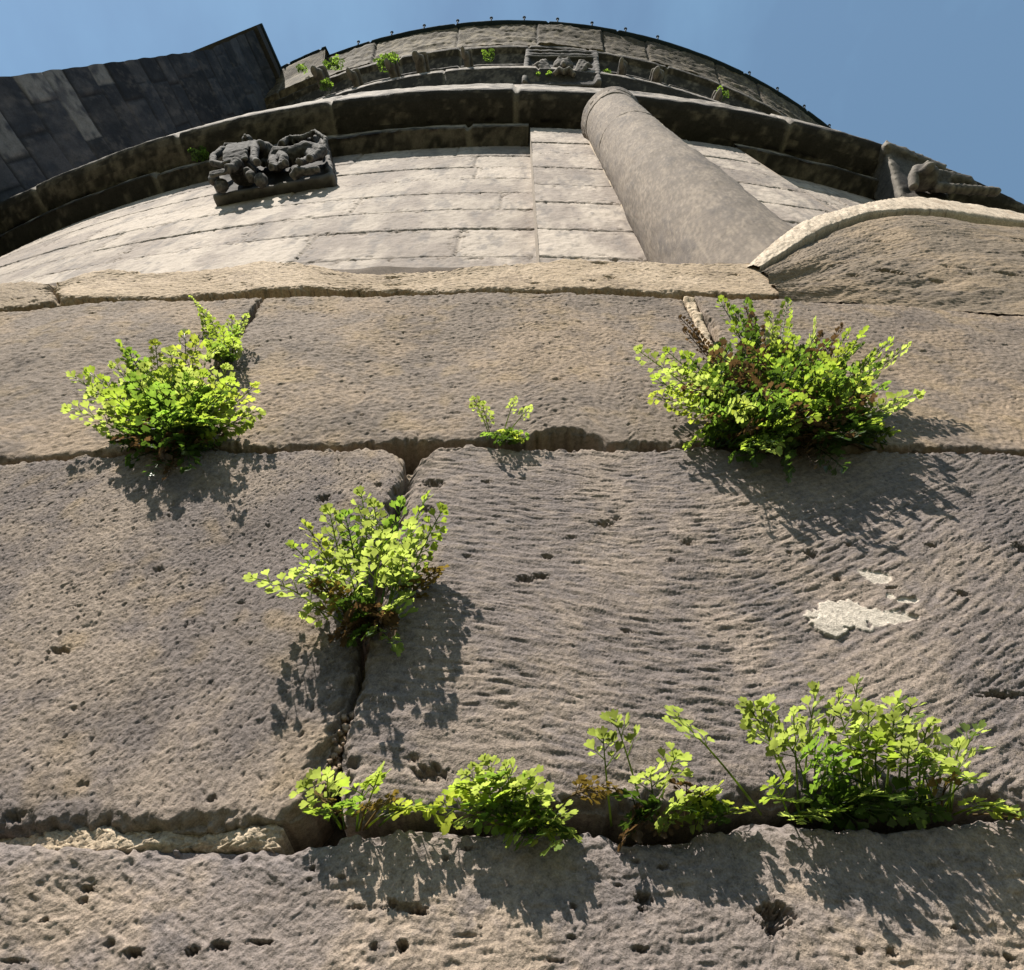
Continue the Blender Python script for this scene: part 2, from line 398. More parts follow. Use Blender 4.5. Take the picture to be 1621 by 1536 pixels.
def surf_upper(u, z, e, ny, nx, res, seed):
    n = fnoise(ny, nx, res, seed, 0.002, 0.012, 0.8, ax=1.8); big = fnoise(ny, nx, res, seed + 1, 0.03, 0.3, 2.1)
    h = n * 0.00022 + big * 0.0012 + np.minimum(fnoise(ny, nx, res, seed + 2, 0.004, 0.02, 0.8, ax=.5, ay=1.6) + 1.7, 0.0) * 0.0006
    h = pit_field(h, u, z, rand_pits(110, u, z, seed + 3, 0.0008, 0.0026, 3.0))
    col = base_col(ny, nx, res, seed, np.array([0.24, 0.20, 0.165]), np.array([0.36, 0.28, 0.20]), UMB, 0.12, 0.7, 0.4)
    col = mixc(col, OCH * 0.9, sstep(0.3, 2.0, fnoise(ny, nx, res, seed + 4, 0.01, 0.15, 1.4)) * 0.35)
    return h, col

def surf_base(u, z, e, ny, nx, res, seed):
    """pale, pitted, with shallow drag marks"""
    tres = 0.0005
    T = fnoise(512, 1024, tres, seed, 0.002, 0.008, 0.5, ax=4.0)
    u0 = on_cyl(480, 1420, 5.81)[0]
    rip = sample(T, tres, u, z + np.where(u < u0, (u - u0) * 0.42, -(u - u0) * 0.05) + fnoise(ny, nx, res, seed + 2, 0.03, 0.3, 2.0) * 0.001)
    n = fnoise(ny, nx, res, seed + 1, 0.0012, 0.012, 1.0); big = fnoise(ny, nx, res, seed + 5, 0.015, 0.2, 2.1)
    h = -np.abs(rip) * 0.00014 + rip * 0.00010 + n * 0.00014 + big * 0.0011
    P = [(640, 1436, 70, 18, .004), (662, 1442, 40, 14, .008), (622, 1428, 22, 12, .005), (637, 1500, 22, 20, .009), (592, 1500, 18, 16, .004), (208, 1507, 34, 18, .007),
         (303, 1504, 26, 18, .009), (346, 1497, 34, 16, .007), (412, 1491, 46, 9, .006), (170, 1490, 20, 14, .004), (135, 1404, 26, 12, .006), (128, 1422, 20, 14, .005), (68, 1455, 20, 10, .004),
         (1020, 1420, 34, 24, .006), (1018, 1436, 18, 10, .005), (1228, 1448, 62, 44, .010), (1225, 1470, 30, 30, .008), (1016, 1501, 28, 12, .005), (1360, 1508, 16, 12, .005), (1410, 1510, 22, 16, .006),
         (742, 1341, 36, 9, .003), (706, 1357, 14, 10, .003), (495, 1375, 14, 9, .004), (542, 1390, 18, 8, .003), (490, 1395, 12, 6, .003), (565, 1437, 34, 9, .003), (908, 1434, 12, 10, .004),
         (1050, 1370, 22, 10, .004), (1007, 1362, 16, 8, .003), (980, 1398, 20, 7, .003), (1510, 1470, 18, 10, .004), (1600, 1515, 20, 12, .005), (760, 1466, 10, 6, .002), (740, 1480, 60, 10, .002), (905, 1482, 18, 8, .003), (880, 1520, 40, 8, .003), (20, 1520, 50, 10, .004)]
    h = pit_field(h, u, z, pits_from_px(P, 5.81)); h = pit_field(h, u, z, rand_pits(170, u, z, seed + 7, 0.0005, 0.0015, 2.2))
    col = base_col(ny, nx, res, seed, np.array([0.25, 0.215, 0.195]), np.array([0.40, 0.325, 0.25]), PUR, 0.08, 0.75, 0.55)
    col = mixc(col, np.array([0.22, 0.20, 0.20]), (1 - sstep(0.0, 0.012, e)) * 0.5)
    return h, col

def surf_mortar(u, z, e, ny, nx, res, seed):
    h = fnoise(ny, nx, res, seed, 0.001, 0.008, 0.8) * 0.0003 + fnoise(ny, nx, res, seed + 1, 0.006, 0.05, 1.5) * 0.0008
    col = base_col(ny, nx, res, seed, np.array([0.50, 0.41, 0.295]), np.array([0.62, 0.52, 0.39]), np.array([0.30, 0.23, 0.16]), 0.03, 0.6, 0.3)
    return h, col

def surf_ledge(u, z, e, ny, nx, res, seed):
    h = fnoise(ny, nx, res, seed, 0.003, 0.02, 1.0, ax=1.5) * 0.0002 + fnoise(ny, nx, res, seed + 1, 0.03, 0.4, 2.0) * 0.0016
    h = pit_field(h, u, z, rand_pits(60, u, z, seed + 3, 0.001, 0.005, 4))
    col = base_col(ny, nx, res, seed, np.array([0.44, 0.35, 0.245]), np.array([0.56, 0.455, 0.335]), np.array([0.30, 0.235, 0.17]), 0.12, 0.7, 0.6)
    return h, col

R1 = 5.81
F_low = [(-400, 1360), (-150, 1345), (0, 1337), (100, 1345), (200, 1341), (300, 1331), (425, 1328), (455, 1338), (500, 1331), (560, 1318), (640, 1313), (740, 1316), (840, 1322), (900, 1322), (950, 1319), (990, 1334), (1080, 1326), (1200, 1301), (1300, 1305), (1400, 1305), (1500, 1300), (1621, 1292), (1800, 1288), (2100, 1280)]
stone('stone_block', R1, 0.00042, None, None, [(-400, 1900), (800, 1900), (2100, 1900)], F_low, surf_base, 101, 0.004, worldL=-0.34, worldR=0.34)
jl = [(639, 722), (636, 760), (619, 800), (606, 850), (572, 1000), (560, 1060), (548, 1100), (525, 1160), (511, 1200), (503, 1245), (495, 1330)]
jr = [(655, 728), (645, 760), (631, 800), (618, 850), (594, 1000), (580, 1060), (568, 1110), (548, 1170), (536, 1230), (531, 1290), (526, 1330)]
stone('stone_block', R1, 0.00050, None, jl, [(-400, 1320), (0, 1311), (100, 1313), (200, 1311), (300, 1309), (390, 1306), (430, 1298), (455, 1290), (480, 1276), (505, 1248)],
      [(-400, 760), (0, 735), (140, 724), (300, 714), (480, 709), (600, 712), (630, 718), (645, 735)], surf_rough, 201, 0.0045, worldL=-0.42)
stone('stone_block', R1, 0.00044, jr, None, [(530, 1286), (600, 1283), (740, 1284), (840, 1276), (950, 1275), (1060, 1270), (1200, 1264), (1400, 1270), (1621, 1262), (2000, 1258)],
      [(650, 738), (664, 722), (690, 706), (740, 701), (760, 703), (850, 706), (960, 704), (1090, 708), (1300, 713), (1450, 713), (1621, 716), (2000, 724)], surf_ripple, 301, 0.005, worldR=0.40)
E_up = [(-300, 745), (0, 722), (140, 713), (300, 703), (480, 705), (640, 699), (700, 698), (760, 697), (830, 694), (865, 687), (900, 684), (940, 687), (962, 699), (1090, 702), (1300, 707), (1450, 708), (1621, 710), (2000, 722)]
D_lo = [(-300, 520), (0, 493), (100, 486), (200, 476), (350, 471), (500, 465), (600, 469), (740, 465), (900, 463), (1080, 469), (1160, 474), (1240, 474), (1340, 481), (1450, 486), (1621, 498), (2000, 530)]
R3_ = 5.807
kl = [(408, 478), (380, 530), (350, 585), (310, 660), (285, 705)]; kl2 = [(404, 478), (376, 530), (346, 585), (306, 660), (281, 705)]
kr = [(1083, 470), (1100, 505), (1120, 545), (1160, 620), (1205, 708)]; kr2 = [(1101, 470), (1118, 505), (1137, 545), (1176, 620), (1220, 708)]
stone('stone_block', R3_, 0.0010, None, kl2, E_up, D_lo, surf_upper, 401, 0.0035, worldL=-1.0, wob=0.0014)
stone('stone_block', R3_, 0.0008, kl, kr, E_up, D_lo, surf_upper, 411, 0.0035, wob=0.0014)
stone('stone_block', R3_, 0.0010, kr2, None, E_up, D_lo, surf_upper, 421, 0.0035, worldR=1.0, wob=0.0014)
# mortar in the joints
stone('mortar_joint', R1, 0.0006, None, [(440, 1330), (438, 1280)], [(x, y + 8) for x, y in F_low], [(x, y - 10) for x, y in [(-400, 1320), (0, 1311), (100, 1313), (200, 1311), (300, 1309), (390, 1306), (500, 1300)]],
      surf_mortar, 501, 0.002, r_off=-0.0035, worldL=-0.40, mat=M_near)
stone('mortar_joint', R3_, 0.0010, kr, kr2, E_up, D_lo, lambda *a: (surf_mortar(*a)[0], surf_mortar(*a)[1] * 1.15), 511, 0.002, r_off=-0.002)
stone('mortar_joint', R1, 0.0006, [(x - 8, y) for x, y in jl], [(x + 8, y) for x, y in jr], [(400, 1160), (700, 1160)], [(400, 715), (760, 715)], lambda *a: (surf_mortar(*a)[0] * 1.5, surf_mortar(*a)[1] * 0.6), 521, 0.002, r_off=-0.013)
rng = random.Random(5)
pb = MB()
for k in range(60):                                  # loose crumbs of old mortar in the open joint
    y = rng.uniform(1130, 1250); a = np.interp(y, [p[1] for p in jl], [p[0] for p in jl]); b = np.interp(y, [p[1] for p in jr], [p[0] for p in jr])
    p = at_out(rng.uniform(a + 2, b - 2), y, -rng.uniform(0.004, 0.011), R1)
    s = rng.uniform(0.0006, 0.0015); n0 = len(pb.v)
    pb.ball(p, (s, s * rng.uniform(.7, 1), s * rng.uniform(.7, 1)), None, 7, 5)
    pb.v[n0:] = [tuple(Vector(q) + Vector([rng.uniform(-.35, .35) * s for _ in range(3)])) for q in pb.v[n0:]]
o = pb.build('mortar_crumbs', M_pebble, apse); o['kind'] = 'stuff'
# earth filled core behind the joints
uu, zz = np.meshgrid(np.linspace(-1.2, 1.2, 400), np.linspace(0.9, 1.965, 200))
cp = cyl(uu, zz, 5.783 + fnoise(200, 400, 0.006, 77, 0.02, 0.2) * 0.0012, 5.8)
grid_obj('wall_core', cp, np.broadcast_to([0.11, 0.085, 0.062], cp.shape).copy(), M_near, apse)

# ledge course
D_up = [(-300, 515), (0, 488), (50, 485), (100, 479), (200, 469), (330, 463), (500, 458), (600, 463), (740, 459), (880, 457), (1000, 460), (1150, 466), (1243, 470)]
L_top = [(-300, 490), (0, 452), (60, 457), (100, 456), (140, 442), (250, 431), (400, 424), (480, 425), (540, 436), (600, 441), (700, 436), (750, 425), (800, 420), (900, 418), (1000, 420), (1100, 423), (1192, 425), (1260, 428)]
RL = 5.795
stone('ledge_stone', RL, 0.0011, None, [(92, 500), (80, 450)], D_up, [(x, y - 7) for x, y in L_top], lambda *a: (surf_ledge(*a)[0], surf_ledge(*a)[1] * 0.72), 601, 0.005, worldL=-1.2, back=(0.22, 0.07), wob=0.002)
stone('ledge_stone', RL, 0.0010, [(95, 500), (84, 450)], [(1252, 474), (1207, 424)], D_up, [(x, y - 7) for x, y in L_top], surf_ledge, 611, 0.005, back=(0.22, 0.07), wob=0.002)

# half round block to the right with its pale rim
RB = 5.797
rim_out = [(1181, 421), (1233, 372), (1278, 343), (1382, 317), (1441, 307), (1510, 308)]
rim_in = [(1203, 430), (1261, 394), (1302, 368), (1382, 341), (1475, 337)]
def mirrored(pts, uc):
    a = [on_cyl(x, y, RB) for x, y in pts]; a = [p for p in a if p[0] < uc]
    return np.array(a + [(2 * uc - p[0], p[1]) for p in a[::-1]])
UC = on_cyl(1510, 313, RB)[0] - 0.005
AO, AI = mirrored(rim_out, UC), mirrored(rim_in, UC)
def smooth_arc(A, n):
    d = np.r_[0, np.cumsum(np.hypot(*np.diff(A, axis=0).T))]
    q = np.linspace(0, d[-1], n); X = np.interp(q, d, A[:, 0]); Z = np.interp(q, d, A[:, 1])
    k = max(3, n // 14); w = np.hanning(k * 2 + 1); w /= w.sum()
    sm = lambda a: np.convolve(np.r_[2 * a[0] - a[k:0:-1], a, 2 * a[-1] - a[-2:-k - 2:-1]], w, 'valid')
    return np.c_[sm(X), sm(Z)]
def arch_grid(inner, outer, nr, prof, surf, seed, name, mat=M_near, colr=None):
    n = len(outer); t = np.linspace(0, 1, nr)[:, None, None]
    G = inner[None] * (1 - t) + outer[None] * t
    u, z = G[..., 0], G[..., 1]
    res = 0.0025
    h, col = surf(u, z, np.full_like(u, 0.1), nr, n, res, seed)
    h = h + prof(t[..., 0])
    P = cyl(u, z, RB + h, RB)
    return grid_obj(name, P, col, mat, apse)
NA = 520
ao, ai = smooth_arc(AO, NA), smooth_arc(AI, NA)
zD = poly_fn([(1100, 472), (1243, 473), (1340, 480), (1450, 485), (1560, 492), (1621, 496), (2000, 520)], RB, 'u')
base_line = np.c_[np.linspace(ai[0, 0] - 0.004, ai[-1, 0] + 0.004, NA), zD(np.linspace(ai[0, 0], ai[-1, 0], NA)) - 0.001]
def surf_dome(u, z, e, ny, nx, res, seed):
    tres = 0.002; T = fnoise(512, 512, tres, seed, 0.006, 0.03, 0.6, ax=4.0)
    g = (u - UC); v = z + 0.55 * g * g / 0.5
    rip = sample(T, tres, u, v)
    h = rip * 0.00028 + fnoise(ny, nx, res, seed + 1, 0.006, 0.03, 0.8) * 0.00022 + fnoise(ny, nx, res, seed + 3, 0.05, 0.4, 2) * 0.0016
    h = pit_field(h, u, z, rand_pits(120, u, z, seed + 4, 0.002, 0.010, 3))
    col = base_col(ny, nx, res, seed, np.array([0.25, 0.205, 0.155]), np.array([0.36, 0.28, 0.19]), UMB, 0.2, 0.7, 0.45)
    return h, col
arch_grid(base_line, ai, 300, lambda t: 0.004 * np.sin(np.clip(t, 0, 1) * math.pi) - 0.012 * (np.clip((t - .96) / .04, 0, 1)) ** 2, surf_dome, 701, 'rounded_block')
def rim_prof(t): return 0.005 - 0.006 * np.clip(t, 0, 1) ** 2 - 0.15 * np.clip((t - 0.93) / 0.07, 0, 1) ** 1.8 - 0.02 * np.clip((0.08 - t) / 0.08, 0, 1) ** 2
arch_grid(ai, ao, 24, rim_prof, lambda u, z, e, ny, nx, res, seed: (fnoise(ny, nx, 0.002, seed, 0.006, 0.05, 1.2) * 0.0005, base_col(ny, nx, res, seed, np.array([0.54, 0.465, 0.365]), np.array([0.66, 0.57, 0.45]), np.array([0.36, .28, .2]), 0.10, 0.7, 0.6)), 711, 'block_rim')
uu, zz = np.meshgrid(np.linspace(on_cyl(1150, 450, RB)[0], on_cyl(1330, 450, RB)[0], 60), np.linspace(zD(np.array([0.3]))[0] - 0.012, EYE + 0.68, 40))
Pj = cyl(uu, zz, RB - 0.007 + fnoise(40, 60, 0.003, 78, 0.01, 0.1) * 0.0008, RB)
grid_obj('mortar_joint', Pj, np.broadcast_to([0.26, 0.21, 0.15], Pj.shape).copy(), M_near, apse)
cpos = np.stack([cyl(ao[:, 0], ao[:, 1], RB - 0.166, RB), cyl(ao[:, 0] * 0.97 + 0.03 * UC, ao[:, 1] - 0.02, 5.56, RB)])
grid_obj('block_top', cpos, np.broadcast_to([0.4, 0.33, 0.25], cpos.shape).copy(), M_near, apse)

# plain courses outside the picture: the rest of the plinth round the apse
Zr_top = EYE + 2.66
def courses(name, r, u0, u1, z0, z1, hgt, lng, res, seed, c1, c2, mat, parent, groove=0.004, jw=0.006, resz=None, cj=(0.10, .085, .07), dark=0.0, blockvar=0.18, streak=0.0, pale=0.0, z_off=0.0, posfn=None, nk=0.07, jk=0.9):
    resz = resz or res
    nx = int((u1 - u0) / res); ny = int((z1 - z0) / resz)
    u, z = np.meshgrid(np.linspace(u0, u1, nx), np.linspace(z0, z1, ny))
    rng = np.random.default_rng(seed)
    zs = [z0 + z_off]
    while zs[-1] < z1: zs.append(zs[-1] + hgt * rng.uniform(0.82, 1.18))
    zs = np.array(zs)
    zw = z + fnoise(ny, nx, res, seed + 1, 0.1, 1.0, 2, resy=resz) * jw * 0.35
    row = np.clip(np.searchsorted(zs, zw) - 1, 0, len(zs) - 2)
    dz = np.minimum(np.abs(zw - zs[row]), np.abs(zs[row + 1] - zw))
    du = np.full_like(u, 9.0); bid = np.zeros(u.shape, int)
    for k in range(len(zs) - 1):
        m = row == k
        if not m.any(): continue
        xs = [u0 - lng * rng.uniform(0, 1)]
        while xs[-1] < u1: xs.append(xs[-1] + lng * rng.uniform(0.5, 1.5))
        xs = np.array(xs); i = np.clip(np.searchsorted(xs, u[m]) - 1, 0, len(xs) - 2)
        du[m] = np.minimum(np.abs(u[m] - xs[i]), np.abs(xs[i + 1] - u[m])); bid[m] = k * 1000 + i
    e = np.minimum(dz, du)
    nb = bid.max() + 1
    off = rng.standard_normal(nb)[bid]; tone = rng.standard_normal(nb)[bid]; tone2 = rng.random(nb)[bid]
    j = 1 - sstep(jw * 0.35, jw, e)
    j2 = j * sstep(-0.9, 0.6, fnoise(ny, nx, res, seed + 2, 0.1, 1.2, 1.5, resy=resz))
    n = fnoise(ny, nx, res, seed + 3, 0.012, 0.12, 1.0, ax=0.6, ay=1.0, resy=resz)
    h = off * groove * 0.30 + n * groove * nk - j * groove
    col = np.broadcast_to(c1, u.shape + (3,)).copy()
    col = mixc(col, c2, np.clip(0.5 + tone * 0.35 + 0.45 * fnoise(ny, nx, res, seed + 4, 0.03, 0.7, 1.5, ax=0.5, resy=resz), 0, 1))
    col = col * (1 + blockvar * np.clip(tone2 * 2 - 1, -1, 1))[..., None]
    if pale: col = mixc(col, np.array([0.30, 0.29, 0.28]), (tone2 > 1 - pale) * (0.45 + 0.4 * np.abs(np.clip(tone, -1, 1))) * sstep(-1.5, 0.5, fnoise(ny, nx, res, seed + 6, 0.03, 0.4, 1.2, resy=resz)))
    if streak: col = mixc(col, np.array([0.20, 0.18, 0.17]), streak * sstep(0.2, 2.0, fnoise(ny, nx, res, seed + 5, 0.02, 0.5, 1.2, ax=0.35, resy=resz)))
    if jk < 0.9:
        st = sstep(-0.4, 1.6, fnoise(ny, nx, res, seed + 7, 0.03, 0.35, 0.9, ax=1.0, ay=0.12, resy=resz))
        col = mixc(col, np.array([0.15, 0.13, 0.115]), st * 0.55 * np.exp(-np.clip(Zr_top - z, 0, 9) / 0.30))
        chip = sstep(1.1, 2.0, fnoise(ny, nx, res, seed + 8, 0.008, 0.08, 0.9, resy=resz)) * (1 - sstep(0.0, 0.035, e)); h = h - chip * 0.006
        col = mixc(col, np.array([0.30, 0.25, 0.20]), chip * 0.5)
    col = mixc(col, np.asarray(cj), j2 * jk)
    P = posfn(u, z, h) if posfn else cyl(u, z, r + h, r)
    return grid_obj(name, P, col, mat, parent)

courses('plinth_course', 5.795, -4.2, -1.0, 0.0, 1.93, 0.25, 0.6, 0.012, 31, [.2, .17, .15], [.34, .27, .2], M_far, apse, 0.008, 0.012)
courses('plinth_course', 5.795, 1.0, 4.2, 0.0, 1.93, 0.25, 0.6, 0.012, 32, [.2, .17, .15], [.34, .27, .2], M_far, apse, 0.008, 0.012)
courses('plinth_course', 5.800, -1.0, 1.0, 0.0, 1.33, 0.25, 0.6, 0.008, 33, [.2, .17, .15], [.34, .27, .2], M_far, apse, 0.006, 0.010)

# ------------------------------------------------------------------ apse wall above the ledge
UPC1, UPC2 = np.array([.34, .285, .245]), np.array([.51, .435, .365])
RW = 5.587
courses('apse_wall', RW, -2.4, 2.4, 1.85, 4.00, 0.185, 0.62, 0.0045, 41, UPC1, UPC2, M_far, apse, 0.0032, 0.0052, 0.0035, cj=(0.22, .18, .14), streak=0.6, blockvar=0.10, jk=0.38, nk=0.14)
courses('apse_wall', RW, -6.0, -2.4, 1.85, 4.00, 0.185, 0.62, 0.015, 42, UPC1, UPC2, M_far, apse, 0.007, 0.012, streak=0.45)
courses('apse_wall', RW, 2.4, 6.0, 1.85, 4.00, 0.185, 0.62, 0.015, 43, UPC1, UPC2, M_far, apse, 0.007, 0.012, streak=0.45)
courses('upper_apse_wall', 5.545, -6.0, 6.0, 3.95, 7.75, 0.22, 0.7, 0.016, 44, UPC1, UPC2, M_far, apse, 0.006, 0.012, streak=0.3)

# pilaster strip behind the half column
RP = 5.645
ang = lambda azd, r: (lambda t: r * math.atan2(t * math.sin(math.radians(azd)), AX - t * math.cos(math.radians(azd))))((AX * math.cos(math.radians(azd)) - math.sqrt((AX * math.cos(math.radians(azd))) ** 2 - AX * AX + r * r)))
up0 = on_cyl(853, 400, RP)[0]; up1 = 0.82
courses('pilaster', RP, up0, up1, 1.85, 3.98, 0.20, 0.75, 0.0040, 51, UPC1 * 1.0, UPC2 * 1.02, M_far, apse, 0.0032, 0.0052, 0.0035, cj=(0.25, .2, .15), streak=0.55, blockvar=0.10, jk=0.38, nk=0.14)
for uu_, nm in ((up0, 0), (up1, 1)):
    zz2, rr2 = np.meshgrid(np.linspace(1.85, 3.98, 120), np.linspace(5.57, RP + 0.001, 6))
    P = np.stack([rr2 * math.sin(uu_ / RP), AX - rr2 * math.cos(uu_ / RP), zz2], -1)
    grid_obj('pilaster_side', P, np.broadcast_to([.40, .34, .28], P.shape).copy(), M_far, apse)

# ------------------------------------------------------------------ moulded courses (profiles swept round the apse)
def sweep(name, prof, th0, th1, seed, c1, c2, mat, parent=apse, block=0.9, colfn=None, step=0.0035, rough=0.002, jcol=(.30, .265, .22)):
    prof = np.array(prof, float)
    d = np.r_[0, np.cumsum(np.hypot(*np.diff(prof, axis=0).T))]
    n = max(len(prof), int(d[-1] / 0.012)); q = np.unique(np.r_[np.linspace(0, d[-1], n), d])
    r = np.interp(q, d, prof[:, 0]); z = np.interp(q, d, prof[:, 1])
    th = np.arange(th0, th1, step / 5.7 * 3)
    nu, npf = len(th), len(q)
    u = th * 5.7
    rng = np.random.default_rng(seed)
    xs = [u[0] - 0.3]
    while xs[-1] < u[-1]: xs.append(xs[-1] + block * rng.uniform(0.6, 1.4))
    xs = np.array(xs); i = np.clip(np.searchsorted(xs, u) - 1, 0, len(xs) - 2)
    e = np.minimum(np.abs(u - xs[i]), np.abs(xs[i + 1] - u))
    off = rng.standard_normal(len(xs))[i] * rough; tone = rng.random(len(xs))[i]
    res = u[1] - u[0]
    nn = fnoise(npf, nu, res, seed + 1, 0.03, 0.5, 1.4, resy=0.012); n2 = fnoise(npf, nu, res, seed + 2, 0.02, 0.3, 1.0, resy=0.012)
    j = (1 - sstep(0.003, 0.012, e))
    hh = off[None, :] + nn * rough * 0.6 - j[None, :] * 0.012
    rr = r[:, None] + hh; zz = z[:, None] + off[None, :] * 0.6 + nn * rough * 0.3
    P = np.stack([rr * np.sin(th)[None, :], AX - rr * np.cos(th)[None, :], zz], -1)
    col = np.broadcast_to(c1, P.shape).copy()
    col = mixc(col, c2, np.clip(sstep(-0.5, 2.2, n2 + (tone[None, :] - 0.5) * 1.5), 0, 1))
    if colfn is not None: col = colfn(col, q / d[-1], n2, u)
    col = mixc(col, np.asarray(jcol), np.broadcast_to(j[None, :] * 0.7, n2.shape))
    return grid_obj(name, P, col, mat, parent)

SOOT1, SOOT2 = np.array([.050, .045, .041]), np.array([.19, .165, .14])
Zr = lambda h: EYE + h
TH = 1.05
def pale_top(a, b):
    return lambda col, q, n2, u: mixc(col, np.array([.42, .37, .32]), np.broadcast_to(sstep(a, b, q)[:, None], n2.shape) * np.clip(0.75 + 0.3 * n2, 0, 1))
# lower band: soffit, then a fillet coloured pale to stand in for a sunlit line
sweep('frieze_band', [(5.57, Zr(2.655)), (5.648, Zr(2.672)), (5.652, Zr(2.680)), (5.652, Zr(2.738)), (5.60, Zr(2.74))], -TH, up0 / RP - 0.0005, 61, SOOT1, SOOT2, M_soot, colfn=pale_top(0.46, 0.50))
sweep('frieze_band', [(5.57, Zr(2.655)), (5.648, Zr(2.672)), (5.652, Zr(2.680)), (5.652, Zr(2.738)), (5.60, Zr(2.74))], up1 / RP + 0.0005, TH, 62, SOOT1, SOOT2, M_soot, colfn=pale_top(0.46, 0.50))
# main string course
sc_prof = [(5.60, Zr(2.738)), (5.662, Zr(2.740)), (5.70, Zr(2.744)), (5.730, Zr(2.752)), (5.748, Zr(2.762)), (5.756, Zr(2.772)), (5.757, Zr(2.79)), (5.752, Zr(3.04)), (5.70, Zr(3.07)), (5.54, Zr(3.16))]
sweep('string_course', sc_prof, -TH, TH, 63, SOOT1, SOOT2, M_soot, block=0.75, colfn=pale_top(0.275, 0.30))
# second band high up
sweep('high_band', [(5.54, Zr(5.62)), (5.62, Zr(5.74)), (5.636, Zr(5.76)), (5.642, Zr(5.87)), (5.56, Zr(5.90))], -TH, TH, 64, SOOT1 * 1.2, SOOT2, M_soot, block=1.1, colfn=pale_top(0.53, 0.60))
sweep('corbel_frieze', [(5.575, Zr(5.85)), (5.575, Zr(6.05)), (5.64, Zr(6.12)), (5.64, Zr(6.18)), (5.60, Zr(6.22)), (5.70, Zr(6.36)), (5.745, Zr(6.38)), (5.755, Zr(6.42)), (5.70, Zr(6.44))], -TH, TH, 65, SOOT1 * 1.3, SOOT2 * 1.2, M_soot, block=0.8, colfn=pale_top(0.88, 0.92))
CO1, CO2 = np.array([.10, .08, .055]), np.array([.26, .21, .14])
sweep('cornice', [(5.70, Zr(6.42)), (5.757, Zr(6.43)), (5.775, Zr(6.55)), (5.80, Zr(6.62)), (5.805, Zr(6.68)), (5.84, Zr(6.80)), (5.875, Zr(6.90)), (5.885, Zr(6.955)), (5.60, Zr(6.97))], -TH, TH, 66, CO1, CO2, M_soot, block=0.55, jcol=(.04, .035, .03), rough=0.006)
sweep('roof_edge', [(5.60, Zr(6.968)), (5.906, Zr(6.955)), (5.914, Zr(6.960)), (5.914, Zr(6.985)), (5.85, Zr(7.02)), (5.0, Zr(7.35))], -TH, TH, 67, [.03, .045, .06], [.05, .07, .09], M_lead, rough=0.001)

# little standing clips along the roof edge
c2 = lambda L: [(500 + x / 2.895, y / 2.895) for x, y in L]
c3 = lambda L: [(1060 + x / 2.89, 100 + y / 2.89) for x, y in L]
clips = c2([(195, 206), (347, 158), (495, 123), (648, 93), (803, 81), (955, 83), (1108, 96), (1265, 121), (1418, 151), (1563, 193)]) + c3([(357, 72), (487, 139), (613, 213), (732, 296)])
for k, (x, y) in enumerate(clips):
    p0 = on_plane(x, y + 3, 6.99); th = math.atan2(p0.x, AX - p0.y)
    c = Vector((5.905 * math.sin(th), AX - 5.905 * math.cos(th), Zr(6.985)))
    b = MB(); out_d = Vector((math.sin(th), -math.cos(th), 0))
    M = Matrix.Rotation(th, 3, 'Z')
    b.tube([c - out_d * .012 - Vector((0, 0, .01)), c + out_d * 0.012 + Vector((0, 0, 0.03)), c + out_d * 0.026 + Vector((0, 0, 0.07))], [0.007, 0.007, 0.007], 6)
    b.ball(c + out_d * 0.028 + Vector((0, 0, 0.075)), (0.016, 0.012, 0.014), M, 8, 6)
    b.build('roof_clip', M_lead, apse)

# ------------------------------------------------------------------ half column
SCX, SCY, SR = 0.3135, 0.3102, 0.0930
def lathe(name, cx, cy, prof, seed, c1, c2, mat, parent, n=220, rough=0.0007, jcol=None, dz=0.008):
    prof = np.array(prof, float); d = np.r_[0, np.cumsum(np.hypot(*np.diff(prof, axis=0).T))]
    q = np.unique(np.r_[np.linspace(0, d[-1], max(4, int(d[-1] / dz))), d])
    r = np.interp(q, d, prof[:, 0]); z = np.interp(q, d, prof[:, 1])
    a = np.linspace(0, 2 * math.pi, n, endpoint=False)
    res = 2 * math.pi * r.mean() / n
    nn = fnoise(len(q), n, res, seed, 0.01, 0.3, 1.4, resy=dz, ax=0.7, ay=1.6); n2 = fnoise(len(q), n, res, seed + 1, 0.006, 0.25, 0.9, resy=dz, ax=0.5, ay=1.6)
    rr = r[:, None] + nn * rough
    P = np.stack([cx + rr * np.cos(a)[None, :], cy + rr * np.sin(a)[None, :], np.broadcast_to(z[:, None], rr.shape)], -1)
    col = np.broadcast_to(c1, P.shape).copy(); n3 = fnoise(len(q), n, res, seed + 2, 0.003, 0.03, 0.5, resy=dz, ax=0.5, ay=0.9)
    col = mixc(col, c2, sstep(-0.8, 1.8, n2 * 0.7 + n3 * 0.7) * 0.75)
    col = mixc(col, np.array([.10, .09, .088]), sstep(0.5, 2.2, nn) * 0.5)
    return grid_obj(name, P, col, mat, parent, closed=True)
hc = bpy.data.objects.new('half_column', None); C.objects.link(hc); hc.parent = apse; hc.matrix_parent_inverse = Matrix.Translation(-apse.location)
SH1, SH2 = np.array([.19, .158, .132]), np.array([.33, .272, .215])
zj = [Zr(0.55), Zr(1.42), Zr(1.98), Zr(2.42)]
lathe('column_drum', SCX, SCY, [(SR + .002, zj[0]), (SR + .002, zj[1] - .006), (SR - .002, zj[1])], 71, SH1, SH2, M_far, hc)
lathe('column_drum', SCX + .001, SCY + .002, [(SR - .003, zj[1]), (SR - .0005, zj[1] + .005), (SR - .001, zj[2] - .004), (SR - .004, zj[2])], 72, SH1 * 1.12, SH2 * 1.08, M_far, hc)
lathe('column_drum', SCX + .001, SCY + .001, [(SR - .004, zj[2]), (SR - .001, zj[2] + .004), (SR - .001, zj[3] - .004), (SR - .003, zj[3])], 73, SH1 * 1.05, SH2 * 1.1, M_far, hc)
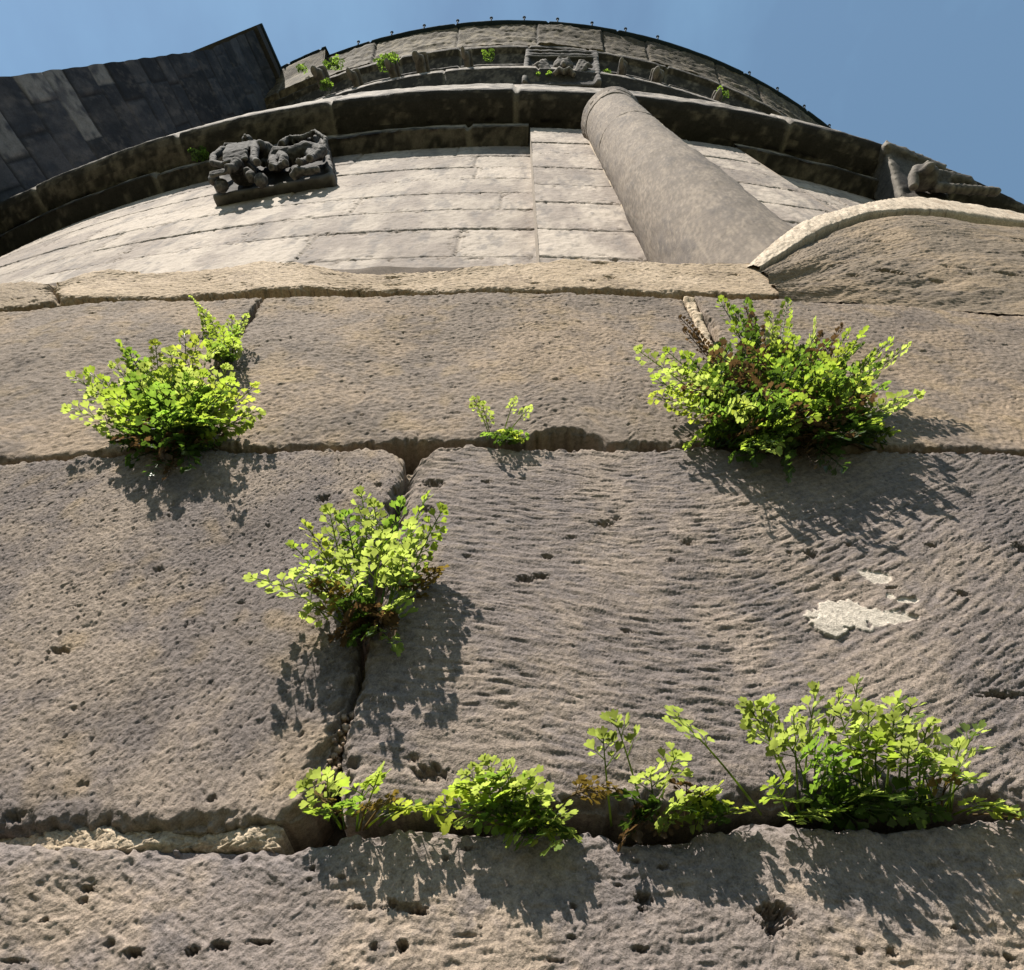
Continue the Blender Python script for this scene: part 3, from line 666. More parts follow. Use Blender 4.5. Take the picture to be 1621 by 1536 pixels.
lathe('column_head', SCX + .001, SCY + .001, [(SR - .003, zj[3]), (SR + .001, zj[3] + .004), (SR + .004, zj[3] + .04), (SR + .010, zj[3] + .085), (SR + .006, zj[3] + .10), (SR - .010, zj[3] + .115), (SR * .5, zj[3] + .125), (.001, zj[3] + .13)], 74, SH1 * 1.05, SH2 * 1.1, M_far, hc)
# mortar fillet along the foot of the column
mp_ = MB()
rg = random.Random(3)
for azd in (33.2, 57.4):
    pts = []; rd = []
    for k in range(60):
        z = Zr(0.9 + 1.7 * k / 59)
        w = math.radians(azd + (0.5 if azd < 45 else -0.5))
        t = 0.431
        pts.append((t * math.sin(w) - (0.002 if azd < 45 else -.002), t * math.cos(w) + 0.004, z)); rd.append(0.0045 * rg.uniform(0.5, 1.3))
    mp_.tube(pts, rd, 6)
mp_.build('column_mortar', M_mortar, hc)

# ------------------------------------------------------------------ carvings
def wall_pt(px, py, r, z=None):
    if z is not None: return on_plane(px, py, z)
    u, z = on_cyl(px, py, r); th = u / r
    return Vector((r * math.sin(th), AX - r * math.cos(th), z))

def frame(p):
    """axes of a thing set on the round wall at p: along the wall, outward, up"""
    th = math.atan2(p.x, AX - p.y)
    T = Vector((math.cos(th), math.sin(th), 0)); O = Vector((math.sin(th), -math.cos(th), 0)); U = Vector((0, 0, 1))
    return lambda a, b, c: p + T * a + O * b + U * c, Matrix((T, O, U)).transposed(), th

def face(bl, br, tl, tr):
    """a slanting carved face between four corner points; (a, c) run 0..1 over it, d stands out of it"""
    T = ((br - bl) + (tr - tl)).normalized(); V = ((tl - bl) + (tr - br)).normalized()
    O = T.cross(V).normalized()
    if O.y > 0: O = -O
    V = O.cross(T) if (O.cross(T)).dot(V) > 0 else T.cross(O)
    f = lambda a, d, c: bl * (1 - a) * (1 - c) + br * a * (1 - c) + tl * (1 - a) * c + tr * a * c + O * d
    return f, Matrix((T, O, V)).transposed(), ((br - bl).length + (tr - tl).length) / 2, ((tl - bl).length + (tr - br).length) / 2

def hexa(b, f, a0, a1, d0, d1, c0, c1):
    vs_ = [f(a, d, c) for c in (c0, c1) for d in (d0, d1) for a in (a0, a1)]
    b.add(vs_, [(0, 1, 3, 2), (4, 6, 7, 5), (0, 4, 5, 1), (2, 3, 7, 6), (0, 2, 6, 4), (1, 5, 7, 3)])

def carved(name, build, mat, parent, voxel, disp, scale):
    b = MB(); build(b); o = b.build(name, mat, parent); sculpt(o, voxel, disp, scale); return o

# lion and rider slab under the string course, left
f, M3, W, H_ = face(wall_pt(338, 314, 5.612), wall_pt(530, 280, 5.612), wall_pt(350, 236, 0, 2.70), wall_pt(514, 208, 0, 2.72))
rel = bpy.data.objects.new('lion_relief', None); C.objects.link(rel); rel.parent = apse; rel.matrix_parent_inverse = Matrix.Translation(-apse.location)
rel['label'] = 'blackened carved stone with a robed figure and a lion'
print('lion face', W, H_)
def slab(b):
    hexa(b, f, 0, 1, -0.13, -0.012, 0.0, 1.0)
    hexa(b, f, 0, 1, -0.06, 0.008, -0.01, 0.035)
    hexa(b, f, 0.0, 0.05, -0.06, 0.0, 0.0, 0.45); hexa(b, f, 0.95, 1.0, -0.06, 0.005, 0.0, 0.9)
carved('relief_slab', slab, M_carve, rel, 0.010, 0.012, 0.05)
def lion(b):
    P = lambda a, c, d=0.0: f(a, d, max(c - 0.08, 0.0) ** 1.7 - 0.03)
    b.tube([P(.50, .60, .01), P(.58, .64, .03), P(.70, .60, .032), P(.82, .62, .035), P(.93, .66, .02)], [.026, .036, .030, .034, .024], 12)   # body
    b.tube([P(.54, .60, .03), P(.53, .44, .045), P(.56, .30, .045), P(.52, .24, .055)], [.020, .015, .010, .012], 9)
    b.tube([P(.60, .58, .04), P(.64, .42, .055), P(.60, .28, .05), P(.66, .22, .06)], [.018, .014, .010, .012], 9)
    b.tube([P(.90, .64, .03), P(.96, .48, .05), P(.88, .36, .05), P(.84, .22, .06)], [.024, .016, .011, .012], 9)
    b.tube([P(.84, .62, .03), P(.86, .46, .04), P(.79, .34, .045), P(.75, .22, .055)], [.022, .014, .010, .011], 9)
    b.tube([P(.94, .68), P(1.0, .82, .03), P(.92, .92, .04), P(.80, .88, .035), P(.68, .93, .03), P(.60, .86, .03)], [.010, .009, .009, .010, .011, .014], 8)
    b.ball(P(.475, .70, .04), (.032, .034, .036), M3); b.ball(P(.45, .66, .07), (.017, .018, .016), M3); b.ball(P(.455, .73, .065), (.006, .006, .006), M3); b.ball(P(.50, .77, .05), (.010, .010, .012), M3)
    for k in range(11):
        w = 2 * math.pi * k / 11
        b.ball(P(.485 + .085 * math.cos(w), .70 + .085 * math.sin(w), .022), (.013, .014, .016), M3, 8, 6)
    for k in range(6):
        b.tube([P(.56 + .06 * k, .97, .0), P(.59 + .06 * k, .90, .022), P(.62 + .06 * k, .97, .01)], [.010, .012, .010], 7)
    b.tube([P(.66, .12, .02), P(.72, .16, .035), P(.80, .12, .03), P(.90, .15, .03)], [.012, .016, .012, .010], 8)
    b.ball(P(.70, .34, .02), (.022, .02, .03), M3); b.ball(P(.42, .10, .03), (.02, .02, .03), M3)
carved('carved_lion', lion, M_carve, rel, 0.004, 0.006, 0.014)
def rider(b):
    P = lambda a, c, d=0.0: f(a, d, max(c - 0.08, 0.0) ** 1.7 - 0.03)
    b.tube([P(.27, .42, .03), P(.28, .56, .045), P(.29, .72, .045), P(.30, .82, .03)], [.040, .040, .034, .022], 12)
    b.ball(P(.31, .92, .045), (.020, .022, .028), M3); b.ball(P(.31, .90, .066), (.006, .008, .008), M3)
    for k in range(9):                                              # folds of the robe
        a = .185 + .022 * k
        b.tube([P(a + .03, .82, .055), P(a + .01, .66, .082), P(a - .01 + .012 * math.sin(k * 2), .50, .085), P(a - .02, .40, .07)], [.005, .007, .007, .006], 6)
    b.tube([P(.34, .80, .04), P(.41, .70, .07), P(.42, .50, .08), P(.41, .30, .075), P(.44, .18, .075)], [.014, .013, .013, .012, .012], 9)
    b.tube([P(.25, .42, .05), P(.27, .32, .075), P(.24, .22, .07), P(.19, .15, .075)], [.022, .016, .012, .014], 9)
    b.tube([P(.21, .80, .03), P(.12, .76, .06), P(.04, .66, .06), P(.05, .54, .06), P(.14, .46, .06), P(.26, .42, .06)], [.013, .013, .012, .011, .010, .009], 8)
    b.tube([P(.04, .92, .0), P(.11, .97, .03), P(.20, .94, .03)], [.014, .018, .014], 8)
    b.ball(P(.08, .34, .02), (.018, .02, .03), M3); b.ball(P(.10, .20, .03), (.020, .02, .03), M3); b.ball(P(.03, .42, .03), (.016, .018, .03), M3)
    for k in range(6): b.tube([P(.05 + .025 * k, .34, .05), P(.055 + .026 * k, .24, .066), P(.05 + .03 * k, .16, .06)], [.004, .006, .005], 6)
    b.ball(P(.35, .20, .04), (.016, .018, .024), M3); b.ball(P(.33, .27, .05), (.014, .014, .018), M3)
carved('carved_rider', rider, M_carve, rel, 0.004, 0.006, 0.014)

# grey carved block on the right, above the rounded block
fr, M4, wR, hR = face(wall_pt(1424, 320, 0, 2.45), wall_pt(1502, 324, 0, 2.45), wall_pt(1399, 238, 0, 2.76), wall_pt(1492, 274, 0, 2.76))
rel2 = bpy.data.objects.new('grey_corbel', None); C.objects.link(rel2); rel2.parent = apse; rel2.matrix_parent_inverse = Matrix.Translation(-apse.location)
print('right face', wR, hR)
def slab2(b):
    hexa(b, fr, 0, 1, -0.10, 0.012, 0.0, 1.0); hexa(b, fr, -.05, 1.0, -0.12, 0.03, 0.93, 1.06)
carved('corbel_block', slab2, M_carve_mid, rel2, 0.012, 0.010, 0.06)
def beast2(b):
    P = lambda a, c, d=0.0: fr(a, d, c)
    b.ball(P(.38, .26, .05), (.045, .05, .05), M4); b.ball(P(.28, .20, .09), (.022, .026, .02), M4); b.ball(P(.30, .32, .09), (.010, .010, .012), M4)
    b.tube([P(.10, .02, .05), P(.10, .18, .06), P(.22, .36, .06), P(.46, .34, .05)], [.016, .018, .020, .018], 9)
    for k in range(4): b.tube([P(.30 + .10 * k, .42, .03), P(.40 + .10 * k, .30, .07), P(.44 + .12 * k, .12, .05)], [.010, .014, .010], 7)
    b.tube([P(.55, .26, .03), P(.85, .28, .05), P(1.15, .26, .05), P(1.4, .24, .03)], [.032, .036, .030, .02], 10)
    for k in range(11): b.ball(P(.62 + .11 * k, .08 + .01 * math.sin(k * 2.2), .05), (.017, .020, .019), M4, 8, 6)
carved('carved_beast', beast2, M_carve_mid, rel2, 0.006, 0.008, 0.03)

# carved bracket under the cornice
fb, M5, wB, hB = face(wall_pt(826, 133, 0, 5.60), wall_pt(952, 134, 0, 5.60), wall_pt(832, 82, 0, 6.40), wall_pt(946, 85, 0, 6.40))
brk = bpy.data.objects.new('carved_bracket', None); C.objects.link(brk); brk.parent = apse; brk.matrix_parent_inverse = Matrix.Translation(-apse.location)
print('bracket face', wB, hB)
def block3(b):
    hexa(b, fb, 0, 1, -0.16, 0.0, 0.0, 1.0)
    for rrow in range(2):
        for k in range(13):
            a0, c0 = .07 + .067 * k + .02 * rrow, .90 - .12 * rrow
            hexa(b, fb, a0, a0 + .042, -.02, 0.03, c0, c0 + .07)
    hexa(b, fb, 0, .07, -.02, .03, 0, .98); hexa(b, fb, .93, 1, -.02, .03, 0, .98); hexa(b, fb, 0, 1, -.02, .035, .70, .74)
carved('bracket_block', block3, M_carve, brk, 0.014, 0.014, 0.06)
def head3(b):
    P = lambda a, c, d=0.0: fb(a, d, c)
    b.ball(P(.52, .46, .02), (.085, .05, .10), M5); b.ball(P(.52, .34, .06), (.022, .022, .04), M5)
    b.ball(P(.46, .50, .06), (.016, .016, .014), M5); b.ball(P(.58, .50, .06), (.016, .016, .014), M5)
    b.tube([P(.40, .14, .03), P(.47, .20, .05), P(.52, .13, .05), P(.58, .20, .05), P(.66, .13, .03)], [.02, .028, .02, .028, .02], 9)
    for k in range(3):
        b.tube([P(.66 + .03 * k, .20, .02), P(.74 + .045 * k, .44 - .04 * k, .05), P(.80 + .05 * k, .56 - .08 * k, .03)], [.016, .022, .012], 8)
        b.tube([P(.36 - .03 * k, .20, .02), P(.28 - .045 * k, .44 - .04 * k, .05), P(.22 - .04 * k, .56 - .08 * k, .03)], [.016, .022, .012], 8)
carved('carved_head', head3, M_carve_mid, brk, 0.008, 0.010, 0.04)

# worn corbels along the frieze
for (px, py, s) in ((664, 96, 1.0), (505, 118, 0.9), (620, 108, .8), (1040, 122, 1.0), (1136, 157, 0.9), (738, 90, .7), (560, 122, .8), (985, 108, .7)):
    fc, Mc, _ = frame(on_plane(px, py, 6.02))
    b = MB()
    s *= 0.62
    b.box(fc(0, -.03, 0), (.13 * s, .14, .10 * s), Mc, .015); b.box(fc(.01, -.02, .11 * s), (.18 * s, .15, .07 * s), Mc, .015); b.ball(fc(-.02, .03, -.03), (.05 * s, .05, .05 * s), Mc)
    o = b.build('worn_corbel', M_carve_mid, apse); sculpt(o, 0.012, 0.014, 0.06)

# ------------------------------------------------------------------ choir bay eave beside the apse
def seg_block(name, pts_plan, z0, z1, mat, parent, depth=0.6):
    b = MB()
    vs_ = [Vector((x, y, z0)) for x, y in pts_plan] + [Vector((x, y, z1)) for x, y in pts_plan]
    n = len(pts_plan)
    b.add(vs_, [(i, (i + 1) % n, n + (i + 1) % n, n + i) for i in range(n)] + [tuple(range(n - 1, -1, -1)), tuple(range(n, 2 * n))])
    return b.build(name, mat, parent, False)

FD = np.array([0.30, 0.954]); FN = np.array([0.954, -0.30])       # run and outward face of the flank wall
flank = thing('flank_wall', 'tall dark church flank wall in shade standing left of the round apse', 'church wall', (-2.6, 0.6, 0))
W0 = np.array([-2.366, 0.269])                                     # near corner in plan
def flank_pos(u, z, h):
    k = np.clip((z - Zr(5.78)) / 1.05, 0, 1) * -0.095             # the corner steps out under the eave
    k = k + 0.004 * np.sin(z * 9.0) * np.sin(z * 23.0 + 1)
    uu2 = np.where(u < 0.12, u + k * (1 - np.clip(u / 0.12, 0, 1)), u)
    hh2 = h + 0.05 * np.clip((z - Zr(6.45)) / 0.3, 0, 1) ** 2
    return np.stack([W0[0] + FD[0] * uu2 + FN[0] * hh2, W0[1] + FD[1] * uu2 + FN[1] * hh2, z], -1)
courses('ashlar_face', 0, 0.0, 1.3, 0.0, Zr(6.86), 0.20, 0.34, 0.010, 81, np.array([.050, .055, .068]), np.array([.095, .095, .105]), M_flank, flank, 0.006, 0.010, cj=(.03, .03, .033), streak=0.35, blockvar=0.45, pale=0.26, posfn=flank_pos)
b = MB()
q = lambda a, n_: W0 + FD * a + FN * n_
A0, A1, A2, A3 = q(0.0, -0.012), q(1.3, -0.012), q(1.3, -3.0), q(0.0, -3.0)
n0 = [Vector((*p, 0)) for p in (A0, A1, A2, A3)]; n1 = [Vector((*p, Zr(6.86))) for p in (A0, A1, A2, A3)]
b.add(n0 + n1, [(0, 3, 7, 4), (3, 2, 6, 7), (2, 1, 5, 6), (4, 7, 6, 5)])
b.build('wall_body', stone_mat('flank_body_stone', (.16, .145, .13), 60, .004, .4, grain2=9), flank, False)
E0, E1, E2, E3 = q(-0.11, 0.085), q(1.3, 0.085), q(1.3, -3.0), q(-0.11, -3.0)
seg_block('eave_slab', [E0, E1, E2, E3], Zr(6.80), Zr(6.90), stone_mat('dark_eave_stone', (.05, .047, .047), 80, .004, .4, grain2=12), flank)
E0, E1, E2, E3 = q(-0.12, 0.10), q(1.3, 0.10), q(1.3, -3.0), q(-0.12, -3.0)
seg_block('roof_edge', [E0, E1, E2, E3], Zr(6.902), Zr(6.93), M_lead, flank)
# short eave of the choir bay between flank wall and apse
choir = bpy.data.objects.new('choir_eave', None); C.objects.link(choir); choir.parent = apse; choir.matrix_parent_inverse = Matrix.Translation(-apse.location)
p0 = on_plane(517, 76, 6.99); t_end = math.atan2(p0.x, AX - p0.y)
def csweep(nm, prof, seed, a, b_, m): 
    o = sweep(nm, prof, -0.62, t_end, seed, a, b_, m, choir, block=0.5); return o
csweep('choir_cornice', [(5.60, Zr(6.30)), (5.80, Zr(6.42)), (5.86, Zr(6.70)), (5.955, Zr(6.93)), (5.96, Zr(6.96)), (5.6, Zr(6.98))], 91, CO1 * .8, CO2 * .8, M_soot)
csweep('roof_edge', [(5.6, Zr(6.975)), (5.972, Zr(6.962)), (5.98, Zr(6.968)), (5.98, Zr(6.995)), (5.6, Zr(7.12))], 92, [.03, .045, .06], [.05, .07, .09], M_lead)
rr2, zz2 = np.meshgrid(np.linspace(5.6, 5.972, 10), np.linspace(Zr(6.30), Zr(6.995), 14))
lim = np.interp(zz2, [Zr(6.30), Zr(6.42), Zr(6.70), Zr(6.93), Zr(6.96), Zr(6.995)], [5.6, 5.80, 5.86, 5.955, 5.972, 5.978])
rr2 = np.minimum(rr2, lim)
P = np.stack([rr2 * math.sin(t_end - 3e-3), AX - rr2 * math.cos(t_end - 3e-3), zz2], -1)
grid_obj('choir_end', P, np.broadcast_to(CO1, P.shape).copy(), M_soot, choir)

# ------------------------------------------------------------------ ferns
CAMP = Vector((0, 0, EYE)); SUNV = Vector(SUN)
def leaflet(mb, base, d, nrm, size, rg, lobes=3):
    d = d.normalized(); s = d.cross(nrm).normalized(); n = s.cross(d).normalized()
    L = size * rg.uniform(0.85, 1.15); w = L * rg.uniform(0.42, 0.56); cup = rg.uniform(-0.10, 0.28); tip = rg.uniform(-0.15, 0.25)
    pts = [(0.0, 0.0)]
    outl = [(-.26, .24), (-.70, .46), (-1.0, .70), (-.86, .90), (-.52, .84), (-.30, 1.04), (.06, 1.06), (.30, .86), (.62, .98), (.96, .78), (.72, .46), (.26, .24)]
    vs_ = []
    for (x, y) in [(0.0, 0.02)] + outl + [(0.0, 0.62)]:
        x2 = x * w * (1 + rg.uniform(-.10, .10)); y2 = y * L * (1 + rg.uniform(-.05, .05))
        h = cup * (x * x) * w + tip * (y * y) * L * 0.5
        vs_.append(base + s * x2 + d * y2 + n * h)
    m = len(vs_) - 1
    fs_ = [(0, 1, m)] + [(i, i + 1, m) for i in range(1, m - 1)] + [(m - 1, 0, m)]
    mb.add(vs_, fs_)

def frond(fern, base, tip, rg, mat, size=0.0052, bow=0.25, name='frond', bare=0.35, sag=None, dense=1.0, nrm=None):
    base, tip = Vector(base), Vector(tip); ax_ = tip - base; Lg = ax_.length
    if sag is None: sag = Vector((rg.uniform(-.35, .35), -0.05, 0.8))
    mid = base + ax_ * 0.5 + sag.normalized() * Lg * bow * rg.uniform(0.6, 1.2)
    N = 14
    pt = lambda t: base * (1 - t) ** 2 + mid * 2 * t * (1 - t) + tip * t * t
    pts = [pt(k / N) for k in range(N + 1)]
    mb = MB()
    r0 = min(0.00055, 0.00028 + Lg * 0.004)
    mb.tube(pts, [r0 * (1 - 0.55 * k / N) for k in range(N + 1)], 5)
    if nrm is None:
        nrm = (SUNV * 0.75 + (CAMP - tip).normalized() * rg.uniform(-0.9, -0.15) + Vector((rg.uniform(-.5, .5), rg.uniform(-.5, .5), rg.uniform(-.4, .4))))
    sp = size * 0.66 / dense
    n = max(3, int(Lg * (1 - bare) / sp))
    for i in range(n):
        t = bare + (1 - bare) * (i + 0.3) / n
        p = pt(t); d = (pt(min(1, t + .03)) - pt(t - .03)).normalized()
        s = d.cross(nrm).normalized() * (1 if i % 2 else -1)
        w = (1 - (i / n)) ** 0.7
        ang_ = rg.uniform(0.55, 0.95)
        dirn = (d * math.cos(ang_) + s * math.sin(ang_) + nrm.normalized() * rg.uniform(-.22, .22)).normalized()
        stalk = size * (0.25 + 1.25 * w) * rg.uniform(.7, 1.2)
        sz = size * (0.72 + 0.34 * w)
        e = p + dirn * stalk
        mb.tube([p, e], [r0 * .5, r0 * .35], 4, False)
        leaflet(mb, e, dirn + Vector((rg.uniform(-.2, .2),) * 3), nrm, sz, rg)
        if w > 0.45 and stalk > size * .6:
            q_ = p + dirn * stalk * 0.6
            for sg in (-1, 1):
                dd = (dirn * 0.62 + dirn.cross(nrm).normalized() * sg * 0.75 + nrm.normalized() * rg.uniform(-.2, .2)).normalized()
                leaflet(mb, q_ + dd * size * .18, dd, nrm, sz * rg.uniform(.65, .9), rg)
    d = (pt(1) - pt(.95)).normalized()
    leaflet(mb, tip, d, nrm, size * .85, rg)
    for sg in (-1, 1): leaflet(mb, tip - d * size * .2, (d + d.cross(nrm).normalized() * sg * .9).normalized(), nrm, size * .7, rg)
    return mb.build(name, mat, fern)

FERNS = 'ferns growing out of the stone joints'
def fern(name, label, base_px, tips, fill=None, seed=1, size=0.0052, r=R1, cat='fern', ok=0.86, sk=0.62, bare=(.25, .42)):
    """tips: (x, y, out[, base x, base y, kind]); kind g green, p pale, d dark old, b withered, s spore bearing"""
    bx, by = base_px; size *= sk
    tips = [tuple(t[:2]) + (t[2] * ok,) + tuple(t[3:]) for t in tips]
    fill = [f_[:5] + (f_[5] * ok,) + f_[6:] for f_ in fill] if fill else None
    loc = at_out(bx, by, -0.004, r)
    o = thing(name, label, cat, loc, FERNS)
    rg = random.Random(seed)
    KM = dict(g=(M_leaf, 'frond'), p=(M_leaf2, 'frond'), d=(M_dark, 'frond'), b=(M_dead, 'withered_frond'), s=(M_spore, 'spore_frond'))
    for t in tips:
        x, y, out = t[:3]
        b0 = t[3] if len(t) > 3 and t[3] is not None else bx + (x - bx) * 0.25 + rg.uniform(-6, 6)
        b1 = t[4] if len(t) > 4 and t[4] is not None else by + rg.uniform(-4, 3)
        k = t[5] if len(t) > 5 else rg.choice('ggp')
        m, nm = KM[k]
        if k == 'g': m = rg.choice((M_leaf, M_leaf, M_leaf, M_leaf2, M_leaf3, M_leaf4))
        br_ = t[6] if len(t) > 6 else rg.uniform(*bare)
        frond(o, at_out(b0, b1, -0.005, r), at_out(x, y, out, r), rg, m, size * rg.uniform(.85, 1.12) * (0.8 if k in 'bs' else 1), name=nm, bare=br_, bow=rg.uniform(.12, .3) * (0.5 if br_ > .5 else 1))
    if fill:
        for (x, y, rx, ry, n, out, kinds, bxr) in fill:
            for _ in range(n):
                a = rg.uniform(0, 2 * math.pi); q_ = math.sqrt(rg.random())
                tx, ty = x + rx * q_ * math.cos(a), y + ry * q_ * math.sin(a)
                k_ = rg.choice(kinds); m, nm = KM[k_]
                if k_ == 'g': m = rg.choice((M_leaf, M_leaf, M_leaf3, M_leaf3, M_leaf3, M_leaf4))
                frond(o, at_out(rg.uniform(*bxr), by + rg.uniform(-5, 4), -0.005, r), at_out(tx, ty, out * rg.uniform(.5, 1.15), r), rg, m, size * rg.uniform(.75, 1.05), name=nm, bare=rg.uniform(.15, .35), bow=rg.uniform(.1, .3))
    return o

fern('fern_tuft', 'bushy bright green fern in the joint at the left of the photo', (268, 712),
     [(116, 597, .040), (110, 646, .034), (140, 590, .042), (180, 580, .045), (191, 543, .046), (246, 545, .048), (292, 528, .050), (311, 543, .048), (328, 568, .044), (358, 583, .042), (366, 605, .040),
      (402, 612, .036), (410, 650, .028), (388, 668, .022), (251, 612, .055), (229, 585, .052), (175, 626, .046), (164, 678, .02), (300, 590, .05), (270, 560, .05), (215, 600, .05), (340, 625, .045), (205, 560, .045), (150, 620, .042), (240, 748, .016, None, None, 'd'), (264, 756, .014, None, None, 'b'), (300, 740, .014, None, None, 'd'), (205, 730, .012, None, None, 'd')],
     [(262, 640, 105, 55, 50, .040, 'ggd', (200, 345)), (268, 685, 90, 30, 34, .026, 'ddbb', (190, 350))], 11, 0.0056, sk=0.84, ok=.60)
fern('fern_tuft', 'small upright fern in the vertical joint just above the bushy left fern', (352, 574),
     [(303, 472, .020), (320, 492, .022), (333, 505, .022), (391, 500, .022), (368, 505, .022), (352, 520, .026), (378, 552, .020), (330, 540, .03), (345, 545, .03), (365, 535, .028), (340, 560, .028), (372, 520, .02)],
     [(352, 555, 28, 18, 8, .02, 'ggd', (340, 366))], 12, 0.0052, R3_)
fern('fern_tuft', 'spreading yellow green fern in the open vertical joint at mid photo', (584, 1004),
     [(403, 916, .034), (466, 866, .037), (486, 834, .038), (522, 811, .039), (546, 816, .040), (572, 783, .041), (592, 800, .040), (634, 800, .039), (675, 788, .037), (700, 809, .034), (663, 855, .034), (494, 962, .020),
      (545, 880, .046), (610, 850, .046), (640, 880, .040), (500, 900, .038), (470, 905, .036), (637, 948, .024), (621, 1020, .012), (650, 835, .04),
      (696, 899, .022, 620, 975, 's'), (690, 905, .020, 615, 980, 's'), (505, 925, .026, None, None, 's'), (530, 935, .03, None, None, 's')],
     [(580, 950, 65, 28, 4, .026, 'gddb', (560, 610)), (570, 990, 60, 20, 14, .016, 'dbb', (555, 615))], 13, 0.0055, sk=0.74, ok=.70)
fern('fern_sprig', 'tiny two stemmed sprig on the joint at the centre, beside a dark gap', (783, 697),
     [(750, 632, .016, 776, 695, 'p', .58), (764, 640, .015, 778, 695, 'p'), (815, 632, .018, 795, 695, 'p', .58), (838, 645, .016, 797, 694, 'p', .58)],
     [(800, 690, 38, 7, 8, .012, 'gdd', (765, 845))], 14, 0.0046)
fern('fern_tuft', 'largest fern, wide green cushion with brown withered fronds, at the right', (1262, 708),
     [(1012, 556, .040), (1057, 557, .045), (1034, 627, .036), (1038, 600, .040), (1090, 564, .046), (1140, 479, .046), (1160, 492, .047), (1180, 481, .047), (1248, 478, .048), (1220, 500, .05), (1290, 510, .048),
      (1343, 525, .046), (1370, 523, .045), (1410, 541, .040), (1438, 548, .036), (1453, 625, .028), (1426, 640, .028), (1413, 684, .016), (1093, 702, .014, 1130, 708), (1123, 675, .02), (1186, 711, .03, 1210, 700), (1220, 714, .03, 1240, 700),
      (1313, 584, .055), (1350, 588, .054), (1390, 580, .046), (1060, 590, .046), (1110, 600, .05), (1130, 560, .052), (1330, 560, .052), (1370, 620, .044), (1400, 610, .04), (1075, 640, .036), (1160, 640, .05),
      (1077, 504, .040, None, None, 'b'), (1085, 525, .04, None, None, 'b'), (1193, 500, .048, None, None, 'b'), (1332, 518, .046, None, None, 'b'), (1180, 490, .045, None, None, 'b'), (1210, 520, .05, None, None, 'b'), (1192, 728, .020, None, None, 'd'), (1250, 748, .018, None, None, 'd'), (1290, 738, .02, None, None, 'b'), (1335, 742, .018, None, None, 'd'), (1160, 722, .016, None, None, 'd'), (1300, 530, .05, None, None, 'b')],
     [(1245, 600, 165, 75, 84, .048, 'ggdb', (1120, 1400)), (1220, 590, 120, 55, 42, .052, 'bbgd', (1150, 1350)), (1260, 665, 150, 38, 50, .030, 'dddb', (1110, 1420)), (1270, 640, 170, 50, 22, .034, 'dg', (1110, 1420))], 15, 0.0056, sk=0.82, ok=.68)
fern('fern_sprig', 'thin sprig with curled brown tipped leaves where the two joints cross', (545, 1310),
     [(482, 1246, .012, 540, 1310, 'p'), (518, 1230, .014, 520, 1300, 'p'), (600, 1224, .020, 566, 1316, 'g', .58), (582, 1240, .018, 564, 1316, 'g'), (582, 1274, .014, 570, 1314, 's'), (612, 1270, .014, 575, 1314, 's'), (512, 1265, .012, 548, 1312, 's'),
      (650, 1280, .012, 580, 1312, 'g'), (686, 1276, .010, 600, 1308, 'g'), (540, 1275, .012, 545, 1312, 'g'), (500, 1285, .010, 540, 1312, 'g')], None, 16, 0.0050, ok=0.7, sk=0.74)
fern('fern_tuft', 'low fern with whitish shining leaves in the bottom joint, left of the tall stems', (830, 1306),
     [(722, 1246, .022), (735, 1226, .024, None, None, 'p'), (768, 1206, .026, None, None, 'p'), (800, 1214, .026, None, None, 'p'), (840, 1228, .024, None, None, 'p'), (690, 1280, .012), (850, 1262, .02), (888, 1290, .016, None, None, 'p'), (880, 1334, .012, None, None, 'p'), (820, 1322, .014, None, None, 'p'),
      (895, 1312, .012, None, None, 'p'), (760, 1250, .026), (790, 1260, .026), (745, 1275, .018), (735, 1300, .012, None, None, 'p'), (815, 1245, .025), (780, 1230, .026), (975, 1250, .014, 866, 1284, 's'), (950, 1255, .012, 870, 1284, 's')],
     [(815, 1290, 65, 25, 6, .014, 'ggdd', (770, 880)), (850, 1315, 45, 15, 4, .010, 'gd', (800, 890))], 17, 0.0052, ok=0.50, sk=0.70)
fern('fern_sprig', 'three tall thin stems over a low leafy clump in the bottom joint', (1030, 1300),
     [(955, 1168, .022, 968, 1308, 'p', .58), (975, 1142, .024, 1022, 1300, 'p', .58), (1070, 1198, .020, 1042, 1290, 'p', .5), (1030, 1225, .02, 1040, 1292, 'p'), (1110, 1250, .018, 1090, 1300), (1130, 1252, .018, 1100, 1302), (1182, 1280, .012, 1120, 1306),
      (1062, 1282, .014, 1080, 1306), (1087, 1242, .016, 1085, 1300, 'b'), (1060, 1305, .01, 1080, 1308), (1000, 1262, .012, 1010, 1300, 'd'), (990, 1325, .008, 1010, 1318, 'b'), (1050, 1320, .008, 1060, 1316, 'b')],
     [(1110, 1285, 45, 18, 6, .012, 'ggd', (1070, 1140)), (1010, 1300, 30, 14, 5, .008, 'db', (990, 1040))], 18, 0.0052, ok=0.62, sk=0.74)
